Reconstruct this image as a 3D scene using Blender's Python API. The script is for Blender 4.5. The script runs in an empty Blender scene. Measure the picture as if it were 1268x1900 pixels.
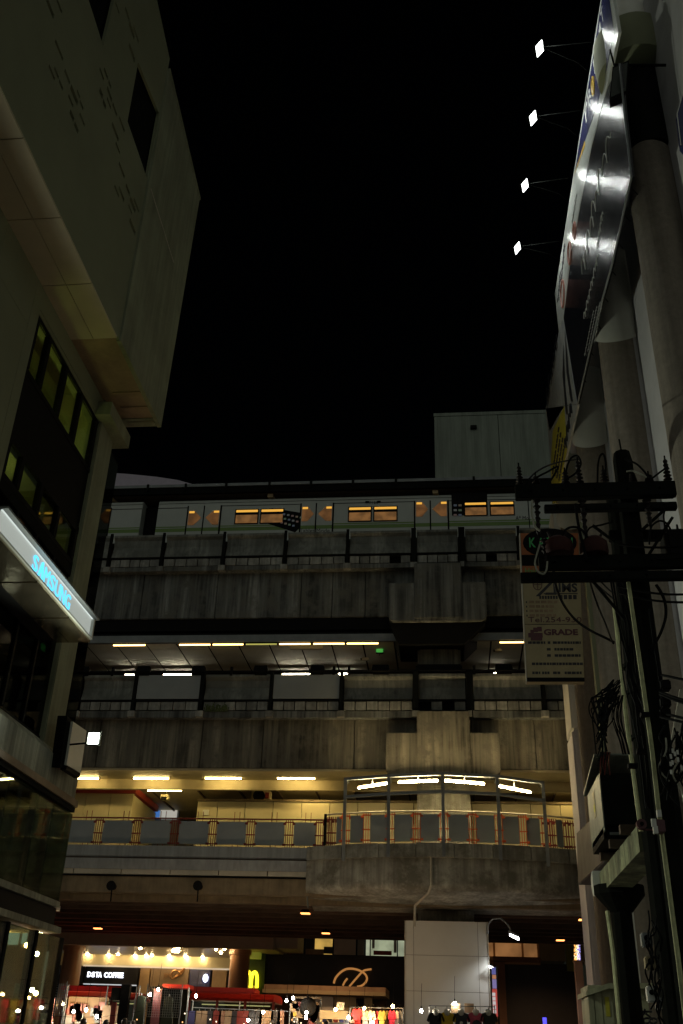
import bpy, bmesh, math, random
from mathutils import Vector, Matrix
random.seed(7)
S = bpy.context.scene
C = S.collection
# ------------------------------------------------------------------ camera
CAMH = 1.5
F = 1805.0
_up = Vector((116, 3250, -1805.)).normalized()
_yd = Vector((208, -1010, -1805.)); _yd = (_yd - _up * _yd.dot(_up)).normalized()
_xd = _yd.cross(_up)
R3 = Matrix((_xd, _yd, _up))                      # camera axes -> world axes
cam = bpy.data.cameras.new('camera'); camo = bpy.data.objects.new('camera', cam); C.objects.link(camo)
camo.matrix_world = Matrix.Translation((0, 0, CAMH)) @ R3.to_4x4()
cam.sensor_fit = 'VERTICAL'; cam.sensor_height = 36; cam.lens = 36 * F / 1900; cam.clip_end = 2000; cam.clip_start = 0.1
S.camera = camo
# ------------------------------------------------------------------ world, faint city light, exposure
W = bpy.data.worlds.new('World'); S.world = W; W.use_nodes = True
nt = W.node_tree; bg = nt.nodes['Background']
sky = nt.nodes.new('ShaderNodeTexSky'); sky.sky_type = 'NISHITA'; sky.sun_disc = False
sky.sun_elevation = math.radians(12); sky.sun_rotation = math.radians(190)
nt.links.new(sky.outputs[0], bg.inputs[0]); bg.inputs[1].default_value = 0.00012
sl = bpy.data.lights.new('sun', 'SUN'); so = bpy.data.objects.new('sun', sl); C.objects.link(so)
sl.energy = 0.37; sl.angle = math.radians(110); sl.color = (0.95, 1.0, 0.86)
so.rotation_euler = (math.radians(78), 0, math.radians(-6))
S.view_settings.view_transform = 'Standard'; S.view_settings.look = 'None'
S.view_settings.exposure = 0; S.view_settings.gamma = 1; S.view_settings.use_curve_mapping = False
S.render.engine = 'CYCLES'; S.cycles.use_denoising = True; S.cycles.max_bounces = 6
S.cycles.sample_clamp_indirect = 3.0; S.cycles.caustics_reflective = False; S.cycles.caustics_refractive = False

def _ray(x, y): return R3 @ Vector((x - 634, -(y - 950), -F))
def AX(x, y, X): d = _ray(x, y); t = X / d.x; return Vector((X, d.y * t, CAMH + d.z * t))
def AY(x, y, Y): d = _ray(x, y); t = Y / d.y; return Vector((d.x * t, Y, CAMH + d.z * t))
def AZ(x, y, Z): d = _ray(x, y); t = (Z - CAMH) / d.z; return Vector((d.x * t, d.y * t, Z))
def zY(y, Y, x=400): return AY(x, y, Y).z
def xY(x, Y, y=1300): return AY(x, y, Y).x

# ------------------------------------------------------------------ materials
def _nodes(name):
    m = bpy.data.materials.new(name); m.use_nodes = True
    return m, m.node_tree, m.node_tree.nodes['Principled BSDF']
def mat(name, col, rough=.7, metal=0, var=.25, scale=2.0, streak=0, bump=0, rnd=0, dirt=None, spec=.5, alpha=None, fine=0):
    """world-position noise for colour variation; streak>0 adds rain streaks down the face; rnd: tone per object"""
    m, t, p = _nodes(name); L = t.links.new; N = t.nodes.new
    p.inputs['Roughness'].default_value = rough; p.inputs['Metallic'].default_value = metal
    p.inputs['Specular IOR Level'].default_value = spec
    geo = N('ShaderNodeNewGeometry')
    nz = N('ShaderNodeTexNoise'); nz.inputs['Scale'].default_value = scale; nz.inputs['Detail'].default_value = 6
    nz.inputs['Roughness'].default_value = .65
    L(geo.outputs['Position'], nz.inputs['Vector'])
    ramp = N('ShaderNodeMapRange'); ramp.inputs[1].default_value = .3; ramp.inputs[2].default_value = .7
    ramp.inputs[3].default_value = 1 - var; ramp.inputs[4].default_value = 1 + var
    L(nz.outputs['Fac'], ramp.inputs[0]); fac = ramp.outputs[0]
    def mul(a, b):
        n = N('ShaderNodeMath'); n.operation = 'MULTIPLY'; L(a, n.inputs[0])
        if isinstance(b, float): n.inputs[1].default_value = b
        else: L(b, n.inputs[1])
        return n.outputs[0]
    if streak:
        for sc, lo in ((2.1, .46), (9.0, .38)):
            mp = N('ShaderNodeMapping'); mp.inputs['Scale'].default_value = (sc, sc, .13 * sc ** .4)
            L(geo.outputs['Position'], mp.inputs['Vector'])
            n2 = N('ShaderNodeTexNoise'); n2.inputs['Scale'].default_value = 1; n2.inputs['Detail'].default_value = 4
            L(mp.outputs[0], n2.inputs['Vector'])
            r2 = N('ShaderNodeMapRange'); r2.inputs[1].default_value = lo - .08; r2.inputs[2].default_value = lo + .2
            r2.inputs[3].default_value = 1 - streak; r2.inputs[4].default_value = 1
            L(n2.outputs['Fac'], r2.inputs[0]); fac = mul(fac, r2.outputs[0])
        mp = N('ShaderNodeMapping'); mp.inputs['Scale'].default_value = (4.3, 4.3, .22); L(geo.outputs['Position'], mp.inputs['Vector'])
        n2 = N('ShaderNodeTexNoise'); n2.inputs['Scale'].default_value = 1; n2.inputs['Detail'].default_value = 6; n2.inputs['Roughness'].default_value = .7; L(mp.outputs[0], n2.inputs['Vector'])
        r2 = N('ShaderNodeMapRange'); r2.inputs[1].default_value = .56; r2.inputs[2].default_value = .7; r2.inputs[3].default_value = 1; r2.inputs[4].default_value = 1 + streak * .6
        L(n2.outputs['Fac'], r2.inputs[0]); fac = mul(fac, r2.outputs[0])
    if rnd:
        oi = N('ShaderNodeObjectInfo'); r3 = N('ShaderNodeMapRange'); r3.inputs[3].default_value = 1 - rnd; r3.inputs[4].default_value = 1 + rnd
        L(oi.outputs['Random'], r3.inputs[0]); fac = mul(fac, r3.outputs[0])
    mx = N('ShaderNodeMix'); mx.data_type = 'RGBA'; mx.blend_type = 'MULTIPLY'; mx.inputs[0].default_value = 1
    mx.inputs[6].default_value = (*col, 1); L(fac, mx.inputs[7]); out = mx.outputs[2]
    if dirt:
        n4 = N('ShaderNodeTexNoise'); n4.inputs['Scale'].default_value = 1.1; n4.inputs['Detail'].default_value = 8; n4.inputs['Roughness'].default_value = .7
        L(geo.outputs['Position'], n4.inputs['Vector'])
        r4 = N('ShaderNodeMapRange'); r4.inputs[1].default_value = .45; r4.inputs[2].default_value = .62; L(n4.outputs['Fac'], r4.inputs[0])
        m4 = N('ShaderNodeMix'); m4.data_type = 'RGBA'; L(r4.outputs[0], m4.inputs[0]); L(out, m4.inputs[6]); m4.inputs[7].default_value = (*dirt, 1); out = m4.outputs[2]
    L(out, p.inputs['Base Color'])
    if bump:
        n3 = N('ShaderNodeTexNoise'); n3.inputs['Scale'].default_value = fine or 18; n3.inputs['Detail'].default_value = 5
        L(geo.outputs['Position'], n3.inputs['Vector'])
        b = N('ShaderNodeBump'); b.inputs['Strength'].default_value = bump; b.inputs['Distance'].default_value = .03
        L(n3.outputs['Fac'], b.inputs['Height']); L(b.outputs[0], p.inputs['Normal'])
    return m
def emi(name, col, s, sample=True, base=.3, clutter=0):
    m, t, p = _nodes(name); p.inputs['Base Color'].default_value = (base, base, base, 1)
    p.inputs['Emission Color'].default_value = (*col, 1); p.inputs['Emission Strength'].default_value = s
    if not sample: m.cycles.emission_sampling = 'NONE'
    if clutter:
        g = t.nodes.new('ShaderNodeNewGeometry'); n = t.nodes.new('ShaderNodeTexNoise'); n.inputs['Scale'].default_value = clutter; n.inputs['Detail'].default_value = 3
        mr = t.nodes.new('ShaderNodeMapRange'); mr.inputs[1].default_value = .38; mr.inputs[2].default_value = .62; mr.inputs[3].default_value = s * .65; mr.inputs[4].default_value = s * 1.25
        t.links.new(g.outputs['Position'], n.inputs['Vector']); t.links.new(n.outputs['Fac'], mr.inputs[0]); t.links.new(mr.outputs[0], p.inputs['Emission Strength'])
    return m
def glass(name, tint=(.6, .7, .6), refl=.06, rough=.02):
    m, t, p = _nodes(name); t.nodes.remove(p); N = t.nodes.new; L = t.links.new
    tr = N('ShaderNodeBsdfTransparent'); tr.inputs[0].default_value = (*tint, 1)
    gl = N('ShaderNodeBsdfGlossy'); gl.inputs['Roughness'].default_value = rough
    fr = N('ShaderNodeLayerWeight'); fr.inputs[0].default_value = .25
    mr = N('ShaderNodeMapRange'); mr.inputs[3].default_value = refl; mr.inputs[4].default_value = .45; L(fr.outputs['Fresnel'], mr.inputs[0])
    mx = N('ShaderNodeMixShader'); L(mr.outputs[0], mx.inputs[0]); L(tr.outputs[0], mx.inputs[1]); L(gl.outputs[0], mx.inputs[2])
    L(mx.outputs[0], t.nodes['Material Output'].inputs[0]); return m
def vinyl(name, col, rough=.16, wr=.35, var=.15):
    m = mat(name, col, rough, 0, var, 1.5); t = m.node_tree; p = t.nodes['Principled BSDF']; N = t.nodes.new; L = t.links.new
    p.inputs['Coat Weight'].default_value = .14; p.inputs['Coat Roughness'].default_value = .36
    geo = N('ShaderNodeNewGeometry'); prev = None
    for s3, st in (((1, .5, 55), wr), ((1, 1.2, 14), wr * .5), ((1, 2.5, 1.2), wr * .3)):
        mp = N('ShaderNodeMapping'); mp.inputs['Scale'].default_value = s3; L(geo.outputs['Position'], mp.inputs[0])
        n = N('ShaderNodeTexNoise'); n.inputs['Scale'].default_value = 1; n.inputs['Detail'].default_value = 5; L(mp.outputs[0], n.inputs['Vector'])
        b = N('ShaderNodeBump'); b.inputs['Strength'].default_value = st; b.inputs['Distance'].default_value = .03; L(n.outputs['Fac'], b.inputs['Height'])
        if prev: L(prev, b.inputs['Normal'])
        prev = b.outputs[0]
    L(prev, p.inputs['Normal']); L(prev, p.inputs['Coat Normal']); return m

M = dict(
 conc=mat('weathered_concrete', (.275, .29, .28), .85, var=.3, scale=1.1, streak=.72, bump=.35, rnd=.16, dirt=(.12, .12, .105)),
 conc_low=mat('brown_weathered_concrete', (.31, .285, .215), .85, var=.3, scale=1.1, streak=.64, bump=.35, rnd=.12, dirt=(.13, .12, .095)),
 panel=mat('stained_parapet_panel', (.27, .28, .25), .8, var=.35, scale=2.2, streak=.45, bump=.3, rnd=.18, dirt=(.12, .125, .11)),
 panel_plain=mat('plain_grey_sheet', (.27, .29, .29), .55, var=.08, scale=1, rnd=.05),
 block=mat('kerb_concrete', (.33, .33, .30), .85, var=.35, scale=3, streak=.35, bump=.3, rnd=.25),
 drum=mat('balcony_concrete', (.46, .46, .39), .85, var=.22, scale=.9, streak=.38, bump=.35, rnd=.08, dirt=(.16, .155, .12)),
 dark_conc=mat('dark_brown_concrete', (.10, .07, .05), .9, var=.35, scale=1.5, bump=.2, rnd=.25),  # dark reddish brown base, tone varied at random and per object
 black=mat('black_paint', (.005, .005, .005), .8, var=.3, spec=.15),
 dsteel=mat('dark_steel', (.010, .011, .010), .85, metal=0, spec=.05, var=.3, rnd=.2),
 gsteel=mat('grey_blue_painted_steel', (.20, .22, .23), .5, var=.2, rnd=.1),
 train=mat('train_white_paint', (.42, .45, .42), .35, var=.1, scale=.6),
 green=mat('train_green_stripe', (.12, .22, .03), .4, var=.1),
 tan=mat('tan_bracket', (.45, .33, .18), .7),
 ceil=mat('ceiling_panel', (.48, .52, .49), .85, var=.12, scale=1, rnd=.08),
 ceil_y=mat('concourse_ceiling', (.42, .36, .22), .6, var=.2, scale=.8),
 cream=mat('cream_wall_panel', (.55, .49, .30), .6, var=.1, scale=.7, rnd=.06),
 redband=mat('red_band', (.42, .06, .04), .5),
 redpaint=mat('red_oxide_paint', (.17, .018, .012), .55, var=.2, rnd=.15),
 orangepaint=mat('orange_red_paint', (.62, .10, .02), .5, var=.2),
 infill=mat('railing_infill_grey', (.26, .29, .30), .5, var=.1, scale=1, rnd=.08),
 fascia=mat('fascia_grey', (.30, .33, .34), .6, var=.14, scale=.9, streak=.2),
 strip=mat('pale_strip', (.48, .45, .36), .7, var=.15),
 brown=mat('brown_beam', (.22, .17, .10), .8, var=.25, streak=.2),
 whitepanel=mat('white_cladding_panel', (.62, .63, .58), .5, var=.05, scale=.7, rnd=.03),
 lbwall=mat('pale_olive_render', (.25, .265, .165), .85, var=.1, scale=.4, bump=.1),
 lbend=mat('bare_concrete_end', (.31, .33, .22), .85, var=.22, scale=.7, bump=.2, streak=.2),
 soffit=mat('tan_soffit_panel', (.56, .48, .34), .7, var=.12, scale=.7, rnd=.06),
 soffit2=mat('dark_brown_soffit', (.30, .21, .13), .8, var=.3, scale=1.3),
 ledge=mat('stained_ledge_concrete', (.42, .43, .33), .8, var=.22, scale=1.2, streak=.45, bump=.3),
 dglass=glass('dark_glass', (.16, .19, .15), .05),
 cglass=glass('clear_glass', (.55, .62, .5), .04),
 winglass=glass('green_window_glass', (.75, .8, .55), .04),
 room=mat('office_paint', (.52, .50, .28), .8, var=.15),
 bronze=mat('polished_bronze_sheet', (.42, .36, .25), .16, metal=.9, var=.2, bump=.25, fine=3),
 rend=mat('white_smooth_render', (.66, .66, .60), .75, var=.1, scale=.6, bump=.1),
 rough=mat('rough_brown_render', (.25, .215, .175), .95, var=.16, scale=7, bump=.5, fine=50, streak=.2),
 lav=mat('lavender_grey_wall', (.56, .55, .57), .85, var=.1, scale=1),
 pole=mat('silhouette_pole_concrete', (.007, .0075, .006), .95, var=.35, scale=5, bump=.3, spec=.08),  # near black: the unlit silhouette of the poles is put into the colour
 beamc=mat('stained_beam_concrete', (.36, .38, .22), .9, var=.35, scale=3, streak=.5, bump=.35, dirt=(.08, .08, .05)),
 rim_strip=mat('pale_olive_rim_light', (.52, .54, .30), .7, var=.3, scale=6),  # pale tone imitates light caught along the pole edges
 cab=mat('grey_green_cabinet', (.20, .23, .20), .45, var=.2, scale=4, streak=.3),
 ceramic=mat('dark_insulator', (.016, .012, .011), .6, var=.2, spec=.2),
 wire=mat('black_cable', (.006, .006, .006), .7, var=.2, spec=.1),
 wirel=mat('bare_cable', (.35, .35, .28), .4, var=.2),
 asphalt=mat('asphalt', (.05, .05, .05), .9, var=.3, scale=6),
 pave=mat('paving', (.22, .21, .19), .9, var=.25, scale=3),
 bgwall=mat('far_pale_wall', (.29, .33, .28), .9, var=.1, scale=.25, rnd=.05, streak=.22),
 lilac=mat('lilac_roof_sheet', (.52, .46, .56), .7, var=.08),
 mallcol=mat('brown_column_cladding', (.42, .22, .12), .35, var=.1),
 mallwall=mat('mall_grey_fascia', (.52, .47, .42), .7, var=.1),
 mallceil=mat('mall_ceiling', (.55, .50, .42), .35, var=.06),
 darkwall=mat('dark_shop_wall', (.02, .02, .022), .4, var=.3),
 tanwall=mat('tan_shop_wall', (.45, .30, .16), .6, var=.15),
 red=mat('bus_red_paint', (.52, .03, .018), .35, var=.1),
 gold=mat('gold_print', (.65, .42, .05), .4), white=mat('white_print', (.75, .76, .72), .5), ink=mat('black_print', (.02, .02, .025), .5),
 navy=vinyl('navy_vinyl', (.05, .055, .16)), wvinyl=vinyl('white_vinyl', (.70, .74, .70)), bvinyl=vinyl('black_vinyl', (.010, .012, .018), .15, .6),
 gvinyl=mat('grey_vinyl', (.35, .37, .37), .6), yvinyl=mat('yellow_vinyl', (.50, .46, .04), .6), rprint=mat('pink_print', (.5, .22, .18), .5),
 signcream=mat('sign_cream', (.36, .30, .17), .6, var=.12), signorange=mat('sign_orange', (.36, .10, .02), .5), signgreen=mat('sign_green', (.05, .40, .12), .5),
 signred=mat('sign_maroon', (.10, .03, .04), .5), portal=mat('brown_portal', (.30, .16, .10), .7, var=.12), olive=mat('olive_box_paint', (.50, .51, .33), .6, var=.2, scale=3, streak=.3),
 skin=mat('skin', (.42, .25, .17), .6), hair=mat('black_hair', (.015, .012, .01), .5),
)
tube_w = emi('warm_tube', (1, .72, .26), 48)
tube_b = emi('balcony_tube', (1, .76, .38), 150)
tube_o = emi('orange_tube', (1, .60, .20), 7)
tube_f = emi('far_tube', (1, .84, .60), 34)
tube_y = emi('green_yellow_tube', (.75, .70, .15), .55)
floodw = emi('flood_white', (.95, 1, .95), 6)
floodl = emi('flood_left', (.90, 1, .86), 8)
orange = emi('sodium', (1, .36, .10), 3)
bulb = emi('stall_bulb', (1, .86, .66), 240)
bulbw = emi('stall_bulb_warm', (1, .55, .20), 240)
downl = emi('downlight', (1, .70, .34), 130)
winlit = emi('train_window', (1, .45, .13), .15, False, .02, 2.6)
doorlit = emi('train_door_window', (1, .42, .12), .10, False, .02, 2.2)
winstrip = emi('train_lamp_strip', (1, .50, .07), .85, False, .02)
cyan = emi('letter_glow', (.10, .60, 1), 1.6, True, .02)
signface = emi('sign_face_light', (.82, .90, .82), .40)
signface.node_tree.nodes['Principled BSDF'].inputs['Roughness'].default_value = .4

# ------------------------------------------------------------------ builders
WL = {}
class MB:
    def __init__(s): s.v = []; s.f = []
    def box(s, x0, x1, y0, y1, z0, z1):
        b = len(s.v)
        s.v += [(x, y, z) for z in (z0, z1) for y in (y0, y1) for x in (x0, x1)]
        s.f += [tuple(b + i for i in q) for q in ((0, 2, 3, 1), (4, 5, 7, 6), (0, 1, 5, 4), (2, 6, 7, 3), (0, 4, 6, 2), (1, 3, 7, 5))]
        return s
    def hexa(s, q0, q1):                                  # two quads (same winding) -> solid
        b = len(s.v); n = len(q0); s.v += [tuple(p) for p in q0] + [tuple(p) for p in q1]
        s.f += [tuple(b + i for i in range(n))[::-1], tuple(b + n + i for i in range(n))]
        s.f += [(b + i, b + (i + 1) % n, b + n + (i + 1) % n, b + n + i) for i in range(n)]
        return s
    def ext(s, pts, d):                                   # polygon extruded along d
        d = Vector(d); return s.hexa([Vector(p) for p in pts], [Vector(p) + d for p in pts])
    def tube(s, pts, r, n=8, r1=None, cap=True):
        pts = [Vector(p) for p in pts]; b = len(s.v); N = len(pts); prev = None
        for i, p in enumerate(pts):
            d = (pts[min(i + 1, N - 1)] - pts[max(i - 1, 0)]).normalized()
            u = prev - d * prev.dot(d) if prev else (Vector((0, 0, 1)).cross(d) if abs(d.z) < .9 else Vector((1, 0, 0)).cross(d))
            if u.length < 1e-5: u = Vector((0, 1, 0)).cross(d)
            u.normalize(); prev = u; w = d.cross(u)
            rr = r if r1 is None else r + (r1 - r) * i / (N - 1)
            for k in range(n):
                a = 2 * math.pi * k / n; s.v.append(tuple(p + (u * math.cos(a) + w * math.sin(a)) * rr))
        for i in range(N - 1):
            for k in range(n):
                k2 = (k + 1) % n; s.f.append((b + i * n + k, b + i * n + k2, b + (i + 1) * n + k2, b + (i + 1) * n + k))
        if cap: s.f += [tuple(b + k for k in range(n))[::-1], tuple(b + (N - 1) * n + k for k in range(n))]
        return s
    def lathe(s, c, prof, n=20):                          # prof [(r,z)] about vertical axis through c
        b = len(s.v); c = Vector(c)
        for r, z in prof:
            for k in range(n):
                a = 2 * math.pi * k / n; s.v.append((c.x + r * math.cos(a), c.y + r * math.sin(a), c.z + z))
        for i in range(len(prof) - 1):
            for k in range(n):
                k2 = (k + 1) % n; s.f.append((b + i * n + k, b + i * n + k2, b + (i + 1) * n + k2, b + (i + 1) * n + k))
        s.f += [tuple(b + k for k in range(n))[::-1], tuple(b + (len(prof) - 1) * n + k for k in range(n))]
        return s
    def ball(s, c, r, n=8, sq=(1, 1, 1)):
        b = len(s.v); c = Vector(c)
        for i in range(n + 1):
            t = math.pi * i / n; t = min(max(t, .02), math.pi - .02)
            for k in range(2 * n):
                a = math.pi * k / n; s.v.append((c.x + r * sq[0] * math.sin(t) * math.cos(a), c.y + r * sq[1] * math.sin(t) * math.sin(a), c.z + r * sq[2] * math.cos(t)))
        m = 2 * n
        for i in range(n):
            for k in range(m):
                k2 = (k + 1) % m; s.f.append((b + i * m + k, b + (i + 1) * m + k, b + (i + 1) * m + k2, b + i * m + k2))
        return s
    def mesh(s, name, m, off=(0, 0, 0)):
        me = bpy.data.meshes.new(name); o = Vector(off)
        me.from_pydata([tuple(Vector(p) - o) for p in s.v], [], s.f); me.update()
        bm = bmesh.new(); bm.from_mesh(me); bmesh.ops.recalc_face_normals(bm, faces=bm.faces); bm.to_mesh(me); bm.free()
        if m: me.materials.append(m)
        return me
    def build(s, name, m, par=None, smooth=False, bev=0, at=None):
        if at is None:
            xs, ys, zs = zip(*s.v); at = ((min(xs) + max(xs)) / 2, (min(ys) + max(ys)) / 2, min(zs))
        me = s.mesh(name, m, at)
        if bev:
            bm = bmesh.new(); bm.from_mesh(me); bmesh.ops.bevel(bm, geom=bm.edges[:], offset=bev, segments=2, affect='EDGES', clamp_overlap=True); bm.to_mesh(me); bm.free()
        if smooth:
            for p in me.polygons: p.use_smooth = True
            try: me.set_sharp_from_angle(angle=math.radians(40))
            except Exception: pass
        return link(name, me, par, at)
def link(name, data, par, at, rz=0):
    o = bpy.data.objects.new(name, data); C.objects.link(o); at = Vector(at)
    WL[o.name] = at
    if par is not None: o.parent = par; o.location = at - WL[par.name]
    else: o.location = at
    if rz: o.rotation_euler.z = rz
    return o
def tag(o, label, cat, group=None):
    o['label'] = label; o['category'] = cat
    if group: o['group'] = group
    return o
def thing(name, label, cat, at, group=None):
    o = bpy.data.objects.new(name, None); C.objects.link(o); o.empty_display_size = .2
    o.location = at; WL[o.name] = Vector(at); return tag(o, label, cat, group)
def kind(o, k): o['kind'] = k; return o
def lab(o, l): o['label'] = l; return o
_cache = {}
def pbox(name, m, par, x0, x1, y0, y1, z0, z1, bev=0):
    k = (name, m.name, round(x1 - x0, 3), round(y1 - y0, 3), round(z1 - z0, 3), bev)
    at = ((x0 + x1) / 2, (y0 + y1) / 2, z0)
    if k in _cache: return link(name, _cache[k], par, at)
    o = MB().box(x0, x1, y0, y1, z0, z1).build(name, m, par, bev=bev, at=at); _cache[k] = o.data; return o
def dup(o, d, label=None, group=None):
    """copy of a thing with its parts and sub-parts, moved by d"""
    r = o.copy(); C.objects.link(r); r.location = o.location + Vector(d); WL[r.name] = WL[o.name] + Vector(d)
    if label: r['label'] = label
    if group: r['group'] = group
    def kids(a, b):
        for ch in list(a.children):
            c = ch.copy(); C.objects.link(c); c.parent = b; WL[c.name] = WL[ch.name] + Vector(d); kids(ch, c)
    kids(o, r); return r
_fc = {}
def glyphs(txt, bold=0, shear=0):
    k = (txt, bold, shear)
    if k in _fc: return _fc[k]
    cu = bpy.data.curves.new('t', 'FONT'); cu.body = txt; cu.offset = bold; cu.shear = shear; cu.resolution_u = 3
    ob = bpy.data.objects.new('t', cu); C.objects.link(ob)
    bpy.context.view_layer.update()
    me = bpy.data.meshes.new_from_object(ob.evaluated_get(bpy.context.evaluated_depsgraph_get()))
    vs = [v.co.copy() for v in me.vertices]; fs = [tuple(p.vertices) for p in me.polygons]
    bpy.data.objects.remove(ob); bpy.data.curves.remove(cu); bpy.data.meshes.remove(me)
    x0 = min(v.x for v in vs); x1 = max(v.x for v in vs); y0 = min(v.y for v in vs); y1 = max(v.y for v in vs)
    vs = [((v.x - x0) / max(x1 - x0, 1e-6), (v.y - y0) / max(y1 - y0, 1e-6)) for v in vs]
    _fc[k] = (vs, fs); return _fc[k]
def text(name, txt, p00, p10, p01, m, par, th=.01, bold=0, shear=0):
    """raised lettering filling the parallelogram p00 (bottom left), p10 (bottom right), p01 (top left)"""
    vs, fs = glyphs(txt, bold, shear); p00, p10, p01 = Vector(p00), Vector(p10), Vector(p01)
    n = (p10 - p00).cross(p01 - p00).normalized() * th; b = MB(); k = len(vs)
    fr = [p00 + (p10 - p00) * u + (p01 - p00) * w for u, w in vs]
    b.v = [tuple(p + n) for p in fr] + [tuple(p) for p in fr]
    b.f = [f for f in fs] + [tuple(k + i for i in f)[::-1] for f in fs]
    ed = {}
    for f in fs:
        for i in range(len(f)):
            e = (f[i], f[(i + 1) % len(f)]); ed[e] = 1
    for (i, j) in list(ed):
        if (j, i) not in ed: b.f.append((j, i, k + i, k + j))
    return b.build(name, m, par)

# ================================================================== ground
kind(MB().box(-900, 900, -900, 900, -.3, 0).build('ground', M['asphalt']), 'structure')
kind(MB().box(-60, 60, 38, 50, .004, .008).build('road', M['asphalt']), 'structure')
kind(MB().box(-60, 60, 50, 64, 0.004, .14).build('pavement', M['pave']), 'structure')
kind(MB().box(-8.0, -5.2, -10, 27, 0.004, .14).build('pavement', M['pave']), 'structure')

# ================================================================== elevated railway
XA, XB = -34.0, 22.0
rail = thing('elevated_railway', 'double deck stained concrete railway viaduct crossing above the street', 'viaduct', (0, 38, 0))
def parapet(deck, ytop, ybot, yr, yb0, yb1, yl0, yl1, posts, plain, Yp=36.0):
    zt, zb = zY(ytop, Yp), zY(ybot, Yp)
    zr = zY(yr, Yp); zb1, zb0 = zY(yb0, Yp), zY(yb1, Yp); zl1, zl0 = zY(yl0, Yp), zY(yl1, Yp)
    cur = [(xY(p, Yp, (ytop + ybot) / 2), w) for p, w in posts]
    xs = [c[0] for c in cur]
    while xs[0] > XA + 3: xs.insert(0, xs[0] - 2.65); cur.insert(0, (xs[0], .1))
    while xs[-1] < XB - 3: xs.append(xs[-1] + 2.75); cur.append((xs[-1], .1))
    for i, (x, w) in enumerate(cur):
        b = MB().box(x - w, x + w, Yp - .10, Yp - .06, zl1 - .02, zt + .06).box(x - .02, x + .02, Yp - .06, Yp + .08, zl1, zt + .06)
        if w > .1: b.box(x - w, x - w + .05, Yp - .16, Yp - .1, zl1 - .35, zt).box(x + w - .05, x + w, Yp - .16, Yp - .1, zl1 - .35, zt)
        b.build('parapet_post', M['dsteel'], deck)
        pbox('post_foot', M['block'], deck, x - .14, x + .14, Yp - .14, Yp + .1, zl1 - .26, zl1 - .03)
        if i == len(cur) - 1: break
        a, c = x + w + .03, cur[i + 1][0] - cur[i + 1][1] - .03
        isp = any(abs((a + c) / 2 - xY(p, Yp, ytop + 20)) < .6 for p in plain)
        if isp:
            MB().box(a, c, Yp - .04, Yp - .02, zb + .02, zt - .02).build('parapet_panel', M['panel_plain'], deck)
        else:
            prof = [(Yp - .02, zt), (Yp - .02, zt - .10), (Yp + .10, zt - .22), (Yp + .14, (zt + zb) / 2), (Yp + .06, zb + .22), (Yp - .02, zb), (Yp + .2, zb), (Yp + .2, zt)]
            MB().ext([(a, y, z) for y, z in prof], (c - a, 0, 0)).build('parapet_panel', M['panel'], deck)
        n = max(1, round((c - a) / .46)); st = (c - a) / n
        for k in range(n):
            if random.random() < .06: continue
            pbox('kerb_block', M['block'], deck, a + k * st + .02, a + (k + 1) * st - .02, Yp + random.uniform(0, .03), Yp + .25, zb0, zb1)
    MB().box(XA, XB, Yp - .02, Yp + .05, zr - .03, zr + .03).box(XA, XB, Yp + .24, Yp + .3, zb0 - .02, zb1 + .05).build('parapet_rail', M['black'], deck)
    MB().box(XA, XB, Yp + .02, Yp + .35, zl0, zl1).build('ledge', M['conc'], deck)
    return zl0
def girder(deck, z0, z1, Yg, joints, m):
    xs = [xY(j, Yg, 1200) for j in joints]
    while xs[0] > XA: xs.insert(0, xs[0] - 4.2)
    while xs[-1] < XB: xs.append(xs[-1] + 4.6)
    for a, c in zip(xs, xs[1:]):
        MB().hexa([(a + .012, Yg + .06, z0), (c - .012, Yg + .06, z0), (c - .012, Yg + 1.2, z0), (a + .012, Yg + 1.2, z0)],
                  [(a + .012, Yg, z1), (c - .012, Yg, z1), (c - .012, Yg + 1.2, z1), (a + .012, Yg + 1.2, z1)]).build('girder_segment', m, deck, bev=.02)
# --- upper deck
zu0, zu1 = zY(1146, 36.35), zY(1062, 36.35)
ud = MB().box(XA, XB, 37.55, 50, zu0 + .1, zu1).build('upper_deck', M['dark_conc'], rail)
parapet(ud, 991, 1032, 1034, 1036, 1049, 1050, 1058,
        [(207, .06), (304, .06), (416.5, .06), (530, .06), (645.5, .06), (768, .1), (857, .13), (963, .06)], [])
girder(ud, zu0, zu1, 36.35, [250, 392, 553, 613, 676, 775, 905, 980], M['conc'])
MB().box(XA, XB, 36.5, 37.4, zY(1172, 36.6), zu0 - .004).build('edge_beam', M['black'], rail)
zc1 = 15.92; zcp = 16.15
MB().box(XA, XB, 36.35, 36.5, zc1 - .03, zc1 + .28).build('ceiling_edge_beam', M['gsteel'], rail)
cl = MB().box(XA, XB, 36.52, 46, zcp + .1, zcp + .2).build('platform_ceiling', M['black'], rail)
x = xY(150, 36.6, 1188) - 1.3 * 10
while x < 8:
    for yy in range(3):
        pbox('ceiling_panel', M['ceil'], cl, x + .035, x + 1.265, 36.52 + yy * 1.3, 36.52 + yy * 1.3 + 1.285, zcp, zcp + .03)
    x += 1.3
MB().box(XA, XB, 46, 46.3, 10.9, zcp + .1).build('platform_back_wall', M['dark_conc'], rail)
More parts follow.
